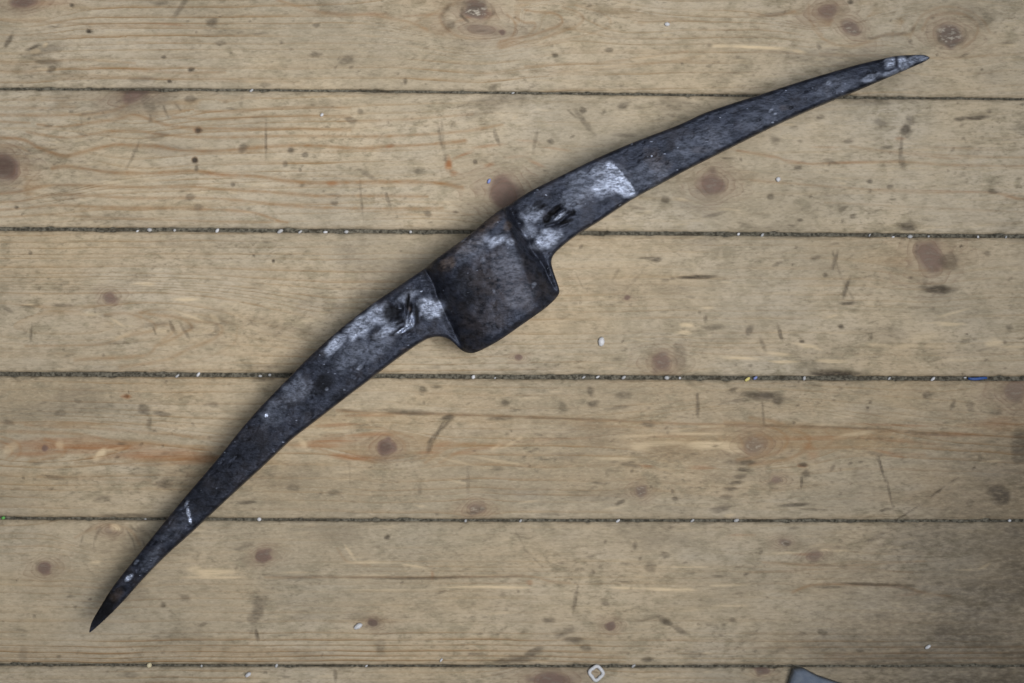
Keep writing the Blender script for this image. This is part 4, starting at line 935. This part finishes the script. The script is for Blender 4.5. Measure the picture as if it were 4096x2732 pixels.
# blue sliver in the third joint
def sliver():
    n = 9
    V = []; F = []
    for i in range(n):
        u = i / (n - 1)
        x = wx(3874 + 76 * u); w = 0.0011 * (0.55 + 0.45 * math.sin(math.pi * (0.15 + 0.7 * u)))
        y = wy(1514 + 2 * math.sin(u * 5)); z = -0.0010 + 0.0005 * math.sin(u * 4)
        V += [(x, y - w, z - .0006), (x, y + w, z - .0006), (x, y + w * .8, z + .0006), (x, y - w * .8, z + .0006)]
    for i in range(n - 1):
        for j in range(4):
            F.append([i * 4 + j, (i + 1) * 4 + j, (i + 1) * 4 + (j + 1) % 4, i * 4 + (j + 1) % 4])
    o = make_mesh("plastic_sliver", np.array(V), np.array(F), M_BLUE, [[0, 1, 2, 3], [(n - 1) * 4 + j for j in (3, 2, 1, 0)]], loc=(wx(3912), wy(1514), -0.001))
    o["label"] = "short blue plastic sliver lying in the third gap near the right edge"
    o["category"] = "sliver"
sliver()

# white rounded-square plastic ring straddling the bottom joint
def ring_thing():
    n, m = 48, 10
    V = []; F = []
    R0 = 25.5 * K; rt = 7.6 * K
    for i in range(n):
        th = 2 * math.pi * i / n
        sqr = 1 + 0.10 * math.cos(4 * (th + 0.10)) + 0.03 * math.sin(3 * th)
        for j in range(m):
            ph = 2 * math.pi * j / m
            R = R0 * sqr + rt * math.cos(ph)
            V.append((R * math.cos(th) * 0.97, R * math.sin(th), rt * 0.8 * math.sin(ph) + rt * 0.8))
    for i in range(n):
        for j in range(m):
            F.append([i * m + j, ((i + 1) % n) * m + j, ((i + 1) % n) * m + (j + 1) % m, i * m + (j + 1) % m])
    o = make_mesh("plastic_ring", np.array(V), np.array(F), M_WHITE)
    o.location = (wx(2385), wy(2691), 0.0001)
    o["label"] = "small white plastic ring lying at the bottom edge over the last gap"
    o["category"] = "ring"
ring_thing()

# blue-grey cloth whose folded corners reach into the frame at the bottom
def cloth():
    t = NT("blue_grey_cloth")
    pos = t.n('ShaderNodeNewGeometry').outputs['Position']
    a = t.noise(pos, 160, 4); b = t.noise(t.mapping(pos, (1, 1, 1), (0, 0, .6)), 1800, 2)
    c = t.mix(t.ss(a, 0.3, 0.7), srgb(98, 108, 124), srgb(118, 126, 138))
    c = t.mix(t.math('MULTIPLY', t.ss(b, 0.45, 0.7), 0.3), c, srgb(84, 92, 108))
    t.set(t.b.inputs['Base Color'], c)
    t.b.inputs['Roughness'].default_value = 0.85
    t.set(t.b.inputs['Normal'], t.bump(b, 0.4, 0.0005))
    outline = [(3168, 2672), (3205, 2668), (3250, 2690), (3345, 2735), (3430, 2772), (3500, 2778), (3560, 2750), (3600, 2728), (3640, 2719), (3690, 2730), (3760, 2790), (3820, 2860), (3780, 2960), (3560, 3010), (3300, 2990), (3170, 2920), (3140, 2820), (3150, 2730)]
    D = dense(outline + outline[:1], 8)[:-1]
    n = len(D); cxp, cyp = 3430, 2870
    rows = [(1.0, 0.0004), (1.0, 0.006), (0.985, 0.0085), (0.95, 0.0096), (0.85, 0.0102), (0.6, 0.0115), (0.3, 0.012)]
    V = []
    for f, z in rows:
        for (x, y) in D:
            X = cxp + (x - cxp) * f; Y = cyp + (y - cyp) * f
            V.append((wx(X), wy(Y), z + (0.0016 * float(vnoise(np.array(X / 45), np.array(Y / 45), 2)) if z > 0.007 else 0)))
    F = [[r * n + i, r * n + (i + 1) % n, (r + 1) * n + (i + 1) % n, (r + 1) * n + i] for r in range(len(rows) - 1) for i in range(n)]
    o = make_mesh("folded_cloth", np.array(V), np.array(F)[:, ::-1], t.m, [[(len(rows) - 1) * n + i for i in range(n)][::-1], list(range(n))], loc=(wx(cxp), wy(cyp), 0))
    o["label"] = "blue-grey folded cloth whose corner pokes into the bottom edge at the right"
    o["category"] = "cloth"
cloth()
